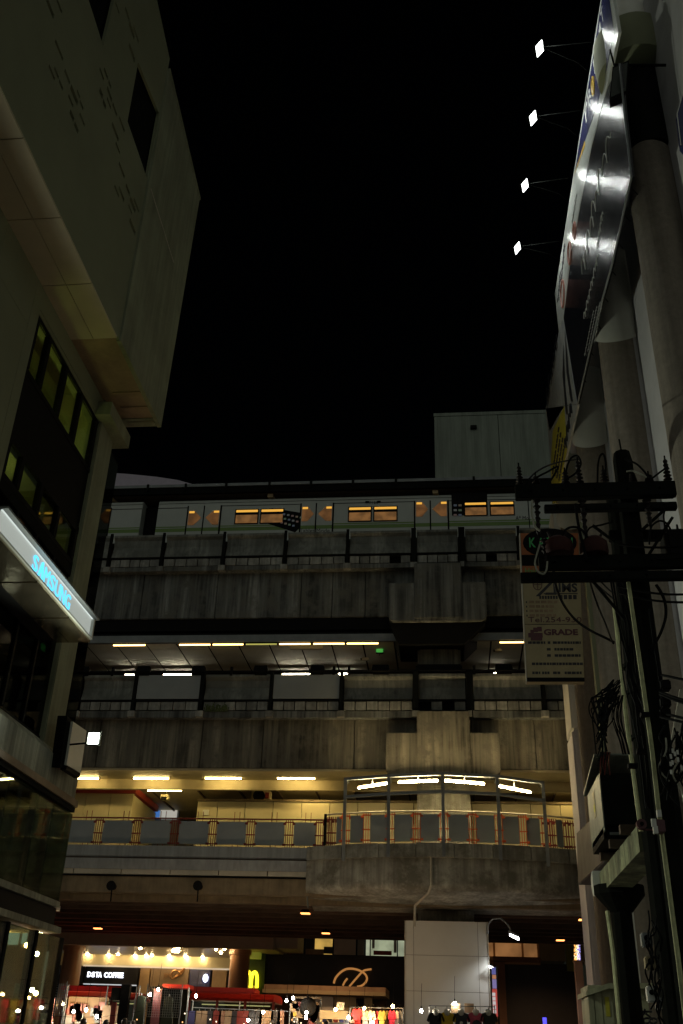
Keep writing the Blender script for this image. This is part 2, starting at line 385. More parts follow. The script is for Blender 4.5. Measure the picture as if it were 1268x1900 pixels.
# --- lower deck
zl0_, zl1_ = zY(1424, 36.35), zY(1332, 36.35)
ld = MB().box(XA, XB, 37.55, 50, zl0_ + .12, zl1_).build('lower_deck', M['dark_conc'], rail)
parapet(ld, 1252, 1298, 1300, 1302, 1317, 1319, 1331,
        [(150, .06), (252, .06), (376, .07), (504, .06), (634.5, .06), (772, .1), (871, .12), (1008, .06)], [314, 569])
girder(ld, zl0_, zl1_, 36.35, [210, 392, 500, 662, 775, 870, 982, 1064], M['conc_low'])
MB().box(XA, XB, 35.96, 36.06, zY(1247, 36) - .02, zY(1247, 36) + .04).build('lower_handrail', M['black'], ld)
# black boxes sitting on the lower parapet rail
for (p, w) in ((155, 26), (268, 26), (370, 25), (485, 27), (590, 27), (707, 34), (935, 34)):
    a, c = xY(p - w / 2, 35.98, 1244), xY(p + w / 2, 35.98, 1244); z = zY(1251, 35.98)
    b = MB().hexa([(a, 35.8, z + .05), (c, 35.8, z + .05), (c, 36.1, z + .05), (a, 36.1, z + .05)], [(a + .04, 35.86, z + .32), (c - .04, 35.86, z + .32), (c - .04, 36.1, z + .32), (a + .04, 36.1, z + .32)])
    o = b.build('parapet_speaker', M['black'], ld, bev=.015)
    MB().box(a + .05, c - .05, 35.93, 36.0, z - .05, z + .05).build('bracket', M['dsteel'], ld)
for p in (210, 430, 620, 648, 880): pbox('rail_stub', M['black'], ld, xY(p, 36, 1245) - .05, xY(p, 36, 1245) + .05, 35.95, 36.07, zY(1254, 36), zY(1238, 36))
# small weeds growing on the ledge
b = MB()
for k in range(40):
    p = AY(388 + random.uniform(-9, 34), 1318, 35.98); h = random.uniform(.08, .26); a = random.uniform(-.12, .12)
    b.hexa([(p.x, 35.98, p.z - .05), (p.x + .02, 35.98, p.z - .05), (p.x + .02, 36, p.z - .05)], [(p.x + a, 35.9, p.z + h), (p.x + a + .05, 35.9, p.z + h * .9), (p.x + a + .03, 35.93, p.z + h)])
tag(b.build('ledge_weed', mat('weed_leaf', (.07, .10, .03), .7)), 'small weeds sprouting from the lower viaduct ledge', 'weeds')['kind'] = 'stuff'
# --- crossheads and pier
pier = thing('concrete_pier', 'massive concrete pier with T shaped crossheads carrying both rail decks', 'pier', (0, 38.2, 0))
def xq(p, y, Y): return AY(p, y, Y).x
def cross(yn0, yn1, yb1, xn, xw, Yf, m, deep=.5):
    z0, z1, z2 = zY(yb1, Yf), zY(yn1, Yf), zY(yn0, Yf); ym = (yn1 + yb1) / 2
    a, c = xq(xw[0], ym, Yf), xq(xw[1], ym, Yf)
    r = .28
    pts = [(a, z1)] + [(a + r - r * math.cos(t), z0 + r - r * math.sin(t)) for t in (0, .5, 1.05, 1.57)] + [(c - r + r * math.sin(t), z0 + r - r * math.cos(t)) for t in (0, .5, 1.05, 1.57)] + [(c, z1)]
    MB().ext([(x, Yf, z) for x, z in pts], (0, deep, 0)).build('crosshead', m, pier, bev=.03)
    na, nc = xq(xn[0], yn1, Yf), xq(xn[1], yn1, Yf)
    MB().box(na, nc, Yf - .08, Yf + deep, z0 + .1, z2).build('crosshead_neck', m, pier, bev=.03)
    return a, c, z0
a, c, z0 = cross(1052, 1086, 1156, (769, 857), (721, 903), 35.72, M['conc'], .62)
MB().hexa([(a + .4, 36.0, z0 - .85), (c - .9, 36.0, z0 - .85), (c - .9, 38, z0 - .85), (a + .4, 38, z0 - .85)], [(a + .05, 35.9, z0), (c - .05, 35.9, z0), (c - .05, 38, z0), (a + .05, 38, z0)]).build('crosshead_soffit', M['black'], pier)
MB().box(xq(775, 1215, 36.6), xq(855, 1215, 36.6), 36.6, 38.4, 12.5, zu0).build('pier_column', M['conc_low'], pier, bev=.1)
MB().box(xq(772, 1240, 36.2), xq(858, 1240, 36.2), 36.18, 36.5, zY(1248, 36.2, 815), zY(1232, 36.2, 815)).build('bearing_box', M['black'], pier, bev=.05)
a, c, z0 = cross(1320, 1358, 1437, (774, 872), (716, 929), 35.72, M['conc_low'], .62)
MB().box(xq(774, 1480, 38), xq(873, 1480, 38), 38, 40, 0, 12).build('pier_column', M['drum'], pier, bev=.12)

ORD = ('first', 'second', 'third', 'fourth', 'fifth', 'sixth', 'seventh', 'eighth', 'ninth', 'tenth')
# --- platform fluorescent tubes (upper ceiling)
def tubes(lst, y, Y, m, r, label, group, fit=None, z=None):
    for i, (p0, p1) in enumerate(lst):
        a, c = AY(p0, y, Y), AY(p1, y, Y); zz = z if z else a.z
        t = thing('tube_light', label + (', %s from the left' % ORD[i] if len(lst) > 1 else ''), 'light', ((a.x + c.x) / 2, Y, zz), group)
        MB().tube([(a.x + .03, Y, zz), (c.x - .03, Y, zz)], r * .68, 8).build('tube', m, t)
        MB().box(a.x, c.x, Y - .05, Y + .05, zz + r + .005, zz + r + .06).box(a.x - .02, a.x + .03, Y - .03, Y + .03, zz - r, zz + r + .004).box(c.x - .03, c.x + .02, Y - .03, Y + .03, zz - r, zz + r + .004).build('fitting', M['dsteel'], t)
g1 = 'orange strip lights along the platform ceiling edge'
tubes([(211, 273), (333, 393), (395, 454), (518, 578), (581, 641), (643, 704), (926, 975)], 1188, 36.44, tube_o, .045, 'orange strip light at the front edge of the platform ceiling', g1, z=zc1 - .10)
tubes([(456, 516)], 1188, 36.44, tube_y, .045, 'dim greenish strip light in the row at the platform ceiling edge', None, z=zc1 - .10)
tubes([(233, 253), (304, 358), (524, 577), (628, 648), (915, 925), (1030, 1060)], 1240, 39.9, tube_f, .05, 'strip light just above the lower parapet in the far ceiling row', 'strip lights in the far ceiling row', z=15.78)
# hanging sign panel, cctv, exit glow
a, c = AY(538, 1205, 37.2), AY(600, 1187, 37.2)
t = thing('hanging_sign', 'plain grey box sign hanging below the platform ceiling', 'sign', ((a.x + c.x) / 2, 37.2, a.z))
MB().box(a.x, c.x, 37.15, 37.3, a.z, c.z).build('sign_box', M['panel_plain'], t, bev=.02)
for q in (.3, .7): MB().tube([(a.x + (c.x - a.x) * q, 37.22, c.z), (a.x + (c.x - a.x) * q, 37.22, zc1)], .015).build('hanger', M['dsteel'], t)
def cctv(px, py, Y, lab_, zc):
    p = AY(px, py, Y); t = thing('security_camera', lab_, 'camera', p)
    MB().box(p.x - .14, p.x + .14, Y - .07, Y + .07, p.z - .06, p.z + .06).build('camera_body', M['panel_plain'], t, bev=.02)
    MB().tube([(p.x - .14, Y, p.z), (p.x - .2, Y, p.z - .01)], .05).build('lens', M['black'], t)
    MB().tube([(p.x + .02, Y, p.z + .06), (p.x + .02, Y, zc)], .02).build('stem', M['dsteel'], t)
cctv(678, 1223, 38.4, 'small security camera under the platform ceiling left of the pier', zc1)
cctv(925, 1207, 37.2, 'small security camera under the platform ceiling right of the pier', zc1)
p = AY(700, 1200, 38.0); t = thing('exit_sign', 'small green lit exit sign on the platform beside the pier', 'sign', p)
MB().box(p.x - .03, p.x + .25, 37.9, 38, p.z - .25, p.z + .15).build('sign_face', emi('exit_green', (.1, .8, .12), .35), t)
MB().box(p.x - .05, p.x + .27, 38.004, 38.1, p.z - .28, p.z + .2).build('sign_case', M['dsteel'], t)
MB().tube([(p.x + .1, 38.05, p.z + .2), (p.x + .1, 38.05, zc1)], .02).build('hanger', M['dsteel'], t)
p = AY(730, 1222, 40.6); t = thing('platform_screen', 'pale blue lit information screen behind the pier on the platform', 'screen', p)
MB().box(p.x - .5, p.x + .5, 40.5, 40.6, p.z - .35, p.z + .45).build('screen_face', emi('screen_blue', (.45, .6, .8), .055), t)
MB().box(p.x - .54, p.x + .54, 40.604, 40.7, p.z - .4, p.z + .5).build('screen_case', M['dsteel'], t)

# ================================================================== station roof and train
roof = thing('station_roof', 'dark canopy roof edge above the train with gutter and brackets', 'roof', (0, 39, 21))
zg1, zg0, zg2 = zY(897, 37.3), zY(913, 37.3), zY(925, 38.2)
MB().box(XA, XB, 37.3, 37.42, zY(902, 37.3), zg1).build('gutter', M['gsteel'], roof)
MB().box(XA, XB, 37.36, 37.5, zg0, zY(902.5, 37.3)).build('gutter_face', M['dsteel'], roof)
MB().box(XA, XB, 37.5, 46, zg0 - .02, zg0 + .12).build('roof_slab', M['dark_conc'], roof)
for p in (275, 345, 420, 500, 577, 655, 735, 880): pbox('gutter_clip', M['dsteel'], roof, xY(p, 37.3, 903) - .05, xY(p, 37.3, 903) + .05, 37.26, 37.3, zY(908, 37.3), zg1 + .02)
for p, q in ((206, 228), (502, 513), (808, 812)):
    a, c = AY(p, 913, 37.5), AY(q, 927, 38.4)
    MB().hexa([(a.x - .12, 37.52, zg0 - .03), (a.x + .12, 37.52, zg0 - .03), (a.x + .12, 37.52, zg0 - .2), (a.x - .12, 37.52, zg0 - .2)], [(c.x - .12, 38.6, c.z + .1), (c.x + .12, 38.6, c.z + .1), (c.x + .12, 38.6, c.z - .3), (c.x - .12, 38.6, c.z - .3)]).build('bracket', M['tan'], roof)
MB().box(XA, XB, 41.2, 41.4, zu1, zg0).build('screen_wall', M['dark_conc'], roof)
YT = 37.6
train = thing('metro_train', 'white metro train with green stripe and warm lit windows on the upper deck', 'train', (-4, 39, 20))
zt1, zt0 = zY(926, YT), zY(1005, YT)
zst = (zY(988, YT), zY(979, YT))
def tx(p, y=960): return AY(p, y, YT).x
gap = (262, 292)                                                     # dark gangway between the two cars
for i, (p0, p1) in enumerate(((-60, 262), (292, 1110))):
    a, c = tx(p0), tx(p1)
    b = MB(); prof = [(YT, zt0), (YT, zt1 - .12), (YT + .06, zt1 - .03), (YT + .5, zt1 + .05), (YT + 2.5, zt1 + .05), (YT + 3, zt1 - .1), (YT + 3, zt0)]
    car = b.ext([(a, y, z) for y, z in prof], (c - a, 0, 0)).build('car_body', M['train'], train)
    # roof line joint, stripe
    pbox('roof_line', M['dsteel'], car, a, c, YT - .012, YT, zY(933, YT) - .012, zY(933, YT) + .006)
    MB().box(a, c, YT - .006, YT, zY(985.5, YT), zY(979, YT)).build('green_stripe', M['green'], car)
    MB().box(a, c, YT - .006, YT, zY(977.5, YT), zY(975.5, YT)).build('thin_stripe', M['green'], car)
    if i == 0: car0 = car
    else: car1 = car
MB().box(tx(262) + .02, tx(292) - .02, YT + .5, YT + 2.6, zt0, zt1 - .1).build('gangway', M['black'], train)
def window(p0, p1, y0, y1, par):
    a, c = tx(p0), tx(p1); z0, z1 = zY(y1, YT), zY(y0, YT)
    w = MB().box(a - .05, c + .05, YT - .02, YT - .004, z0 - .05, z1 + .05).build('window', M['black'], par)
    zs = z1 - (z1 - z0) * .2
    MB().box(a, c, YT - .03, YT - .022, z0, zs - .12).build('pane', winlit, w)
    MB().box(a, c, YT - .03, YT - .022, zs + .02, z1).build('upper_pane', winstrip, w)
    return w
for p0, p1 in ((438, 478), (485, 525), (648, 688), (695, 736)): window(p0, p1, 948, 972, car1)
for p0, p1 in ((864, 903), (912, 954)): window(p0, p1, 944, 966, car1)
# door leaves: each pair has two leaves with pointed windows
def door(pl, pm, pr, ya, yb, par):
    for k, (q0, q1) in enumerate(((pl, pm), (pm, pr))):
        a, c = tx(q0), tx(q1)
        d = MB().box(a + .03, c - .03, YT - .03, YT - .008, zt0, zY(937, YT)).build('door', M['train'], par)
        MB().box(a + .03, c - .03, YT - .034, YT - .031, zY(985.5, YT), zY(979, YT)).build('green_stripe', M['green'], d)
        for q in (q0, q1): MB().box(tx(q) - .04, tx(q) + .04, YT - .02, YT - .0065, zt0, zY(938, YT)).build('door_seal', M['black'], par)
        h0, h1 = zY(ya + 26, YT), zY(ya, YT); hm = (h0 + h1) / 2
        if k == 0: xs = [(a + .06, h0), (a + .06, h1), (a + .32, h1), (c - .1, hm), (a + .32, h0)]
        else: xs = [(c - .06, h0), (c - .06, h1), (c - .32, h1), (a + .1, hm), (c - .32, h0)]
        w = MB().ext([(x_, YT - .05, z_) for x_, z_ in xs], (0, .018, 0)).build('door_window', doorlit, d)
        xa, xb = sorted((xs[0][0], xs[2][0]))
        MB().box(xa + .02, xb, YT - .06, YT - .052, h1 - .12, h1 - .02).build('lamp_glow', winstrip, d)
door(348, 378, 409, 948, 0, car1); door(558, 586.5, 618, 945, 0, car1); door(770, 799, 832, 941, 0, car1)
door(165, 180, 204, 949, 0, car0)
# panel outlines between doors
for q0, q1 in ((409, 556), (618, 768), (832, 982)):
    MB().box(tx(q0), tx(q1), YT - .008, YT - .003, zY(939, YT) - .02, zY(939, YT) + .012).build('panel_seam', M['black'], car1)
MB().box(tx(292), tx(348), YT - .008, YT - .003, zY(941, YT) - .02, zY(941, YT) + .012).build('panel_seam', M['black'], car1)
MB().box(tx(204), tx(262), YT - .008, YT - .003, zY(941, YT) - .02, zY(941, YT) + .012).build('panel_seam', M['black'], car0)
MB().box(tx(982) - .02, tx(982) + .02, YT - .01, YT - .003, zt0, zY(934, YT)).build('panel_seam', M['black'], car1)
text('car_number', '9120', AY(685, 935, YT - .004), AY(702, 935, YT - .004), AY(685, 930, YT - .004), M['ink'], car1)
for q in (681, 703): pbox('indicator', M['black'], car1, tx(q) - .08, tx(q) + .08, YT - .03, YT - .001, zY(940, YT), zY(936.5, YT))
# tilted tablet advert printed on the car
q = [AY(505, 943, YT), AY(580, 955, YT), AY(548, 988, YT), AY(486, 968, YT)]
ad = MB().ext([(p.x, YT - .0145, p.z) for p in q], (0, .012, 0)).build('tablet_advert', M['black'], car1)
cols = [emi('icon_%d' % i, c_, .025, False) for i, c_ in enumerate(((.2, .4, .9), (.9, .5, .2), (.8, .8, .8), (.3, .8, .3), (.8, .2, .2)))]
for i in range(5):
    for j in range(3):
        u, v = .38 + i * .11, .25 + j * .24
        p = q[0].lerp(q[1], u).lerp(q[3].lerp(q[2], u), v)
        MB().box(p.x - .055, p.x + .055, YT - .024, YT - .016, p.z - .045, p.z + .045).build('advert_icon', cols[(i * 2 + j) % 5], ad)
text('advert_text', 'Tablet Mode', AY(556, 988, YT - .036), AY(612, 988, YT - .036), AY(556, 981, YT - .036), M['ink'], car1, .004)
a, c = tx(839), tx(906)
MB().box(a, c, YT - .0155, YT - .001, zY(966, YT), zY(926, YT) + .02).build('dark_advert', M['black'], car1)
for i in range(6):
    p = AY(845 + (i % 2) * 9, 938 + (i // 2) * 9, YT)
    MB().box(p.x - .07, p.x + .07, YT - .022, YT - .016, p.z - .05, p.z + .05).build('advert_icon', cols[i % 5], car1)
text('side_lettering', 'A* Mo', AY(957, 965, YT - .004), AY(981, 965, YT - .004), AY(957, 957, YT - .004), M['ink'], car1)

# ================================================================== concourse level
con = MB().box(XA, XB, 36.05, 50, zY(1592, 36), zY(1571, 36)).build('concourse_deck', M['fascia'], rail)
zf = zY(1571, 36)
MB().box(XA, XB, 36.0, 36.05, zY(1590, 36), zf + .01).build('fascia_board', M['fascia'], con)
MB().box(XA, XB, 36.06, 36.4, zY(1594, 36), zY(1590, 36) - .004).build('fascia_groove', M['dark_conc'], con)
MB().hexa([(XA, 36.1, zY(1614, 36)), (XB, 36.1, zY(1614, 36)), (XB, 36.5, zY(1614, 36)), (XA, 36.5, zY(1614, 36))], [(XA, 36.0, zY(1595, 36)), (XB, 36.0, zY(1595, 36)), (XB, 36.5, zY(1595, 36)), (XA, 36.5, zY(1595, 36))]).build('fascia_board', M['fascia'], con)
xs = [xY(p, 36.1, 1620) for p in (135, 224, 315, 405, 496, 586)]
xs = [xs[0] - 1.75 * k for k in range(8, 0, -1)] + xs + [xs[-1] + 1.75 * k for k in range(1, 12)]
for a, c in zip(xs, xs[1:]): pbox('pale_edge_strip', M['strip'], con, a + .02, c - .02, 36.14, 36.5, zY(1624, 36.1), zY(1615, 36.1))
MB().box(XA, XB, 36.18, 36.5, zY(1628, 36.1), zY(1625, 36.1)).build('cable_tray', M['black'], con)
MB().box(XA, XB, 36.22, 36.7, zY(1659, 36.2), zY(1628.5, 36.2)).build('edge_beam', M['brown'], con)
MB().box(XA, XB, 36.9, 37.3, zY(1673, 36.7), zY(1659, 36.6)).build('lower_edge_beam', M['brown'], con)
for p in (210, 370):
    q = AY(p, 1645, 36.1)
    MB().tube([(q.x, 36.22, q.z), (q.x, 35.85, q.z)], .10, 14, .17).build('horn_speaker', M['black'], con)
    MB().tube([(q.x - .03, 36.1, q.z - .1), (q.x - .03, 36.15, q.z - .5)], .025, 6).build('speaker_bracket', M['black'], con)
# dark ribs under the concourse
MB().box(XA, XB, 37.6, 48.9, 6.75, 6.95).build('deck_slab', M['dark_conc'], con)
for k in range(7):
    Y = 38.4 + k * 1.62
    pbox('rib', M['dark_conc'], con, XA, XB, Y, Y + .45, 6.15 + .02 * (k % 3), 6.75)
MB().box(XA, XB, 48.95, 49.3, 6.13, 7.55).build('far_edge_beam', M['dark_conc'], con)
# ceiling
zc2 = 10.72
MB().box(XA, XB, 36.45, 37.5, zc2, zl0_ - .01).build('ceiling_strip', M['ceil_y'], ld)
MB().box(XA, XB, 37.5, 47, zc2 + .1, zc2 + .2).build('concourse_ceiling', M['ceil_y'], ld)
MB().box(XA, XB, 38.3, 38.5, zc2 - .28, zc2 + .1).build('ceiling_beam', M['ceil_y'], ld)
for p in (290, 375, 450, 520, 590, 660, 760, 880, 960, 1030):
    a = AZ(p, 1478, zc2); MB().box(a.x - .03, a.x + .03, 40, 44.5, zc2 + .04, zc2 + .1).build('ceiling_joint', M['dark_conc'], ld)
MB().box(XA, XB, 46.4, 46.6, zf, zc2 + .1).build('back_wall', M['cream'], ld)
tubes([(135, 185), (247, 315), (380, 450), (514, 586)], 1444, 37.6, tube_w, .05, 'bright warm tube light in the front row of the concourse ceiling', 'front row of concourse tube lights')
tubes([(273, 339), (546, 610), (1036, 1077)], 1466, 39.0, tube_w, .05, 'warm tube light in the rear row of the concourse ceiling', 'rear row of concourse tube lights')
# kiosks
Yk = 39.5
k1 = thing('station_kiosk', 'cream panelled kiosk with red roof band at the left of the concourse', 'kiosk', (-16, Yk + 1, zf))
zk1, zkr = zY(1463, Yk), zY(1474, Yk)
a, c = -26, xY(248, Yk, 1480)
for q0, q1 in zip([a, a + 3] + [xY(p, Yk, 1480) for p in (160, 206)], [a + 3] + [xY(p, Yk, 1480) for p in (160, 206)] + [c]):
    MB().box(q0 + .01, q1 - .01, Yk, Yk + .1, zf, zkr).build('wall_panel', M['cream'], k1)
MB().box(c - .1, c, Yk + .1, Yk + 3.4, zf, zkr - .05).build('side_wall', M['cream'], k1)
MB().box(a, c + .1, Yk - .12, Yk + 3.4, zkr + .004, zk1).build('red_band', M['redband'], k1)
k2 = thing('station_kiosk', 'long cream panelled kiosk with dark top ledge behind the railing', 'kiosk', (-2, Yk + 1, zf))
zk2 = zY(1487, Yk)
qs = [xY(p, Yk, 1500) for p in (366, 404, 455, 507, 560, 612, 664, 716, 768, 822, 876, 930, 985, 1040)] + [9, 12]
for q0, q1 in zip(qs, qs[1:]): MB().box(q0 + .012, q1 - .012, Yk, Yk + .1, zf, zk2).build('wall_panel', M['cream'], k2)
MB().box(qs[0], 12, Yk - .05, Yk + 2, zk2 + .004, zk2 + .09).build('top_ledge', M['brown'], k2)
MB().box(qs[0] - .004, qs[0] + .08, Yk + .1, Yk + 2, zf, zk2).build('side_wall', M['cream'], k2)
pbox('switch_box', M['whitepanel'], k2, xY(377, Yk, 1508), xY(388, Yk, 1508), Yk - .06, Yk, zY(1513, Yk), zY(1503, Yk))
p = AY(484, 1478, Yk + .4); t = thing('wall_fan', 'black round fan in a cream housing on the kiosk top', 'fan', p)
MB().box(p.x - .38, p.x + .42, Yk + .3, Yk + .7, zk2 + .1, p.z + .22).build('housing', M['cream'], t, bev=.03)
MB().tube([(p.x - .05, Yk + .22, p.z), (p.x - .05, Yk + .31, p.z)], .24, 16).build('fan_drum', M['black'], t)
MB().box(p.x + .2, p.x + .36, Yk + .28, Yk + .299, p.z - .1, p.z + .14).build('red_notice', M['redpaint'], t)
p = AY(307, 1481, 40); t = thing('ceiling_speaker', 'cream box speaker hanging from the concourse ceiling by the red kiosk', 'speaker', p)
MB().box(p.x - .16, p.x + .18, 39.8, 40.1, p.z - .1, p.z + .12).build('speaker_box', M['cream'], t, bev=.02)
MB().box(p.x - .1, p.x + .12, 39.7, 39.8, p.z - .12, p.z + .0).build('grille', M['black'], t)
MB().tube([(p.x, 40, p.z + .12), (p.x, 40, zc2 + .1)], .02).build('hanger', M['dsteel'], t)
p = AY(288, 1512, 44); t = thing('shop_sign', 'blue and white lit shop sign deep in the concourse between the kiosks', 'sign', (p.x, 44, zf))
MB().box(AY(265, 1510, 44).x, AY(297, 1510, 44).x, 43.9, 44, zY(1518, 44), zY(1506, 44)).build('blue_face', emi('blue_sign', (.06, .25, .75), .5), t)
MB().box(AY(299, 1510, 44).x, AY(329, 1510, 44).x, 43.9, 44, zY(1521, 44), zY(1505, 44)).build('white_face', emi('white_sign', (.8, .78, .7), .45), t)
MB().box(AY(262, 1510, 44).x, AY(332, 1510, 44).x, 44.004, 44.2, zf, zY(1503, 44)).build('sign_case', M['gsteel'], t)
# railing along the concourse edge
rl = thing('concourse_railing', 'straight concourse railing of grey infill panels between red oxide posts', 'railing', (-12, 36.2, zf))
Yr = 36.16
def clip_pair(b, x, Y, z0, z1):
    for dx in (-.12, -.04, .04, .12): b.box(x + dx - .013, x + dx + .013, Y, Y + .03, z0, z1)
    for z in (z0 + .12, (z0 * .55 + z1 * .45), z1 - .1): b.box(x - .17, x + .17, Y - .01, Y + .02, z - .02, z + .02)
    for dx in (-.17, .17):
        for z in (z0 + .12, z1 - .16): b.box(x + dx - .05, x + dx + .05, Y - .02, Y + .04, z - .035, z + .035)
zr1 = zY(1519, Yr); zp0, zp1 = zY(1567, Yr), zY(1524, Yr)
pan = [(137, 175), (190, 245), (261, 316), (332, 387), (402, 457), (473, 528), (545, 586)]
pw = [(AY(a, 1545, Yr).x, AY(c, 1545, Yr).x) for a, c in pan]
st = pw[2][0] - pw[1][0]
pw = [(pw[1][0] - st * k, pw[1][1] - st * k) for k in range(7, 0, -1)] + pw[1:]
for i, (a, c) in enumerate(pw):
    MB().box(a, c, Yr, Yr + .03, zp0, zp1).build('infill_panel', M['infill'], rl, bev=.012)
    nx = pw[i + 1][0] if i + 1 < len(pw) else c + .28
    clip_pair_b = MB(); clip_pair(clip_pair_b, (c + nx) / 2, Yr, zf + .01, zr1)
    clip_pair_b.build('post', M['redpaint'], rl)
    m_ = (a + c) / 2
    MB().box(m_ - .11, m_ - .09, Yr + .8, Yr + .82, zf, zr1 + .42).box(m_ + .09, m_ + .11, Yr + .8, Yr + .82, zf, zr1 + .42).build('rear_post', M['redpaint'], rl)
MB().tube([(pw[0][0], Yr + .02, zr1), (pw[-1][1] + .3, Yr + .02, zr1)], .028).build('handrail', M['redpaint'], rl)
# ================================================================== curved balcony
def arc(x, off=0): return 34.75 + (x + .25) ** 2 * .045 + off
bal = thing('curved_balcony', 'stained concrete balcony with curved front bulging from the viaduct pier', 'balcony', (0, 36, 6))
XL, XR_ = -5.05, 5.4
N = 24; gx = [XL + (XR_ - XL) * i / N for i in range(N + 1)]
zk_1, zk_0 = AY(820, 1563, 34.75).z, AY(820, 1590, 34.75).z
zd0 = AY(820, 1652, 34.95).z
def arcsolid(gx, off, z0, z1, back, batter=0, zs=None):
    b = MB(); n = len(gx)
    rows = [(arc(x, off), arc(x, off) + batter) for x in gx]
    for (x, (y1, y0)) in zip(gx, rows): b.v += [(x, y0, z0), (x, y1, z1), (x, back, z1), (x, back, z0)]
    for i in range(n - 1):
        for k in range(4): b.f.append((i * 4 + k, i * 4 + (k + 1) % 4, (i + 1) * 4 + (k + 1) % 4, (i + 1) * 4 + k))
    b.f += [(0, 1, 2, 3), tuple((n - 1) * 4 + k for k in (3, 2, 1, 0))]
    return b
body = MB()                                                          # front profile with rounded bottom edge, swept along the arc
prof = [(0, zk_0), (.0, zd0 + .26)] + [(.26 - .26 * math.cos(t), zd0 + .26 - .26 * math.sin(t)) for t in (.4, .8, 1.2, 1.57)] + [(1.9, zd0 - .22)]
nP = len(prof) + 2
for i, x in enumerate(gx):
    e = .0
    for o_, z_ in prof: body.v.append((x, arc(x, .2 + o_), z_))
    body.v += [(x, 38.6, zd0 - .3), (x, 38.6, zk_0)]
for i in range(N):
    for k in range(nP): body.f.append((i * nP + k, i * nP + (k + 1) % nP, (i + 1) * nP + (k + 1) % nP, (i + 1) * nP + k))
body.f += [tuple(range(nP)), tuple(N * nP + k for k in range(nP))[::-1]]
body.build('drum_body', M['drum'], bal, smooth=True)
for i in range(0, N, 3):
    xs_ = [gx[i] + .012 + (gx[i + 3] - gx[i] - .024) * k / 4 for k in range(5)]
    arcsolid(xs_, random.uniform(-.015, .015), zk_0 + .004, zk_1 - random.uniform(0, .03), 36.6).build('kerb_block', M['drum'], bal)
arcsolid(gx, .2, zk_1 - .02, zk_1 + .0, 37.5).build('floor', M['drum'], bal)
p0, p1 = AY(800, 1586, 34.85), AY(800, 1655, 35.0)
MB().tube([(p0.x, 34.9, p0.z), (p0.x, 34.9, zd0 + .15), (p0.x - .1, 35.15, zd0 - .05), (p0.x - .6, 36.2, zd0 - .35), (p0.x - .62, 36.3, zd0 - 1)], .045).build('rain_pipe', M['strip'], bal)
MB().tube([AY(570, 1660, 36.3), AY(572, 1685, 36.3)], .03).build('drain_spout', M['cab'], bal)
# curved railing
cr = thing('curved_railing', 'curved balcony railing of grey infill panels and orange red posts', 'railing', (0, 35.3, zk_1))
zt_ = AY(820, 1505, 34.87).z
def bx(p): return AY(p, 1540, 35.1).x
pans = [(622, 632), (649, 675), (687, 720), (732, 766), (781, 816), (833, 869), (884, 918), (933, 964), (977, 1004), (1036, 1048)]
for a, c in pans:
    a, c = bx(a), bx(c)
    q = [(a, arc(a, .12)), (c, arc(c, .12)), (c, arc(c, .15)), (a, arc(a, .15))]
    MB().hexa([(x, y, zk_1 + .05) for x, y in q], [(x, y, zt_ - .1) for x, y in q]).build('infill_panel', M['infill'], cr, bev=.012)
for p in (640, 681, 726, 774, 824.5, 877, 926, 971, 1010):
    x = bx(p); b = MB(); clip_pair(b, x, arc(x, .12), zk_1, zt_); b.build('post', M['orangepaint'], cr)
for p in (605, 612, 1022, 1030, 1053, 1063):
    x = bx(p); b = MB(); clip_pair(b, x, arc(x, .3), zk_1, zt_ - .05); b.build('post', M['redpaint'], cr)
hx = [bx(598) + (bx(1075) - bx(598)) * i / 20 for i in range(21)]
MB().tube([(x, arc(x, .12), zt_) for x in hx], .03).build('handrail', M['strip'], cr)
pbox('end_post', M['black'], cr, bx(598), bx(603), arc(bx(600)), arc(bx(600)) + .1, zk_1, zt_)
# steel canopy frame
fr = thing('steel_frame', 'grey steel frame of five posts with double beams and tube lights on the curved balcony', 'frame', (0, 35, zk_1))
fp = [(637, 1443, 1597), (721, 1437, 1590), (823, 1433, 1589), (927, 1438, 1596), (1015, 1450, 1608)]
tops = []
for p, yt, yb in fp:
    x = AY(p, 1530, 34.8).x; Y = arc(x, -.1); zt0_ = AY(p, yt, Y).z; zb0_ = AY(p, yb, Y).z
    b = MB().box(x - .055, x + .055, Y - .04, Y - .02, zb0_, zt0_).box(x - .055, x + .055, Y + .04, Y + .06, zb0_, zt0_).box(x - .01, x + .01, Y - .02, Y + .04, zb0_, zt0_)
    b.build('frame_post', M['gsteel'], fr); tops.append((x, Y, zt0_, AY(p, yt + 33, Y).z))
    MB().hexa([(x - .03, Y, zt0_ - .5), (x + .03, Y, zt0_ - .5), (x + .03, Y + .1, zt0_ - .5), (x - .03, Y + .1, zt0_ - .5)], [(x - .03, Y, zt0_ - .02), (x + .03, Y, zt0_ - .02), (x + .03, Y + .55, zt0_ - .02), (x - .03, Y + .55, zt0_ - .02)]).build('gusset', M['strip'], fr)
    MB().tube([(x, Y + .06, zt0_ - .05), (x, 36.3, zt0_ + .1)], .05, 6).build('rear_strut', M['gsteel'], fr)
for (x0, y0, z0, w0), (x1, y1, z1, w1) in zip(tops, tops[1:]):
    for za, zb, nm, mm in ((z0, z1, 'top_beam', 'gsteel'), (w0, w1, 'lower_beam', 'gsteel')):
        MB().hexa([(x0, y0 - .05, za - .10), (x0, y0 + .05, za - .10), (x0, y0 + .05, za + .0), (x0, y0 - .05, za)], [(x1, y1 - .05, zb - .10), (x1, y1 + .05, zb - .10), (x1, y1 + .05, zb), (x1, y1 - .05, zb)]).build(nm, M[mm], fr)
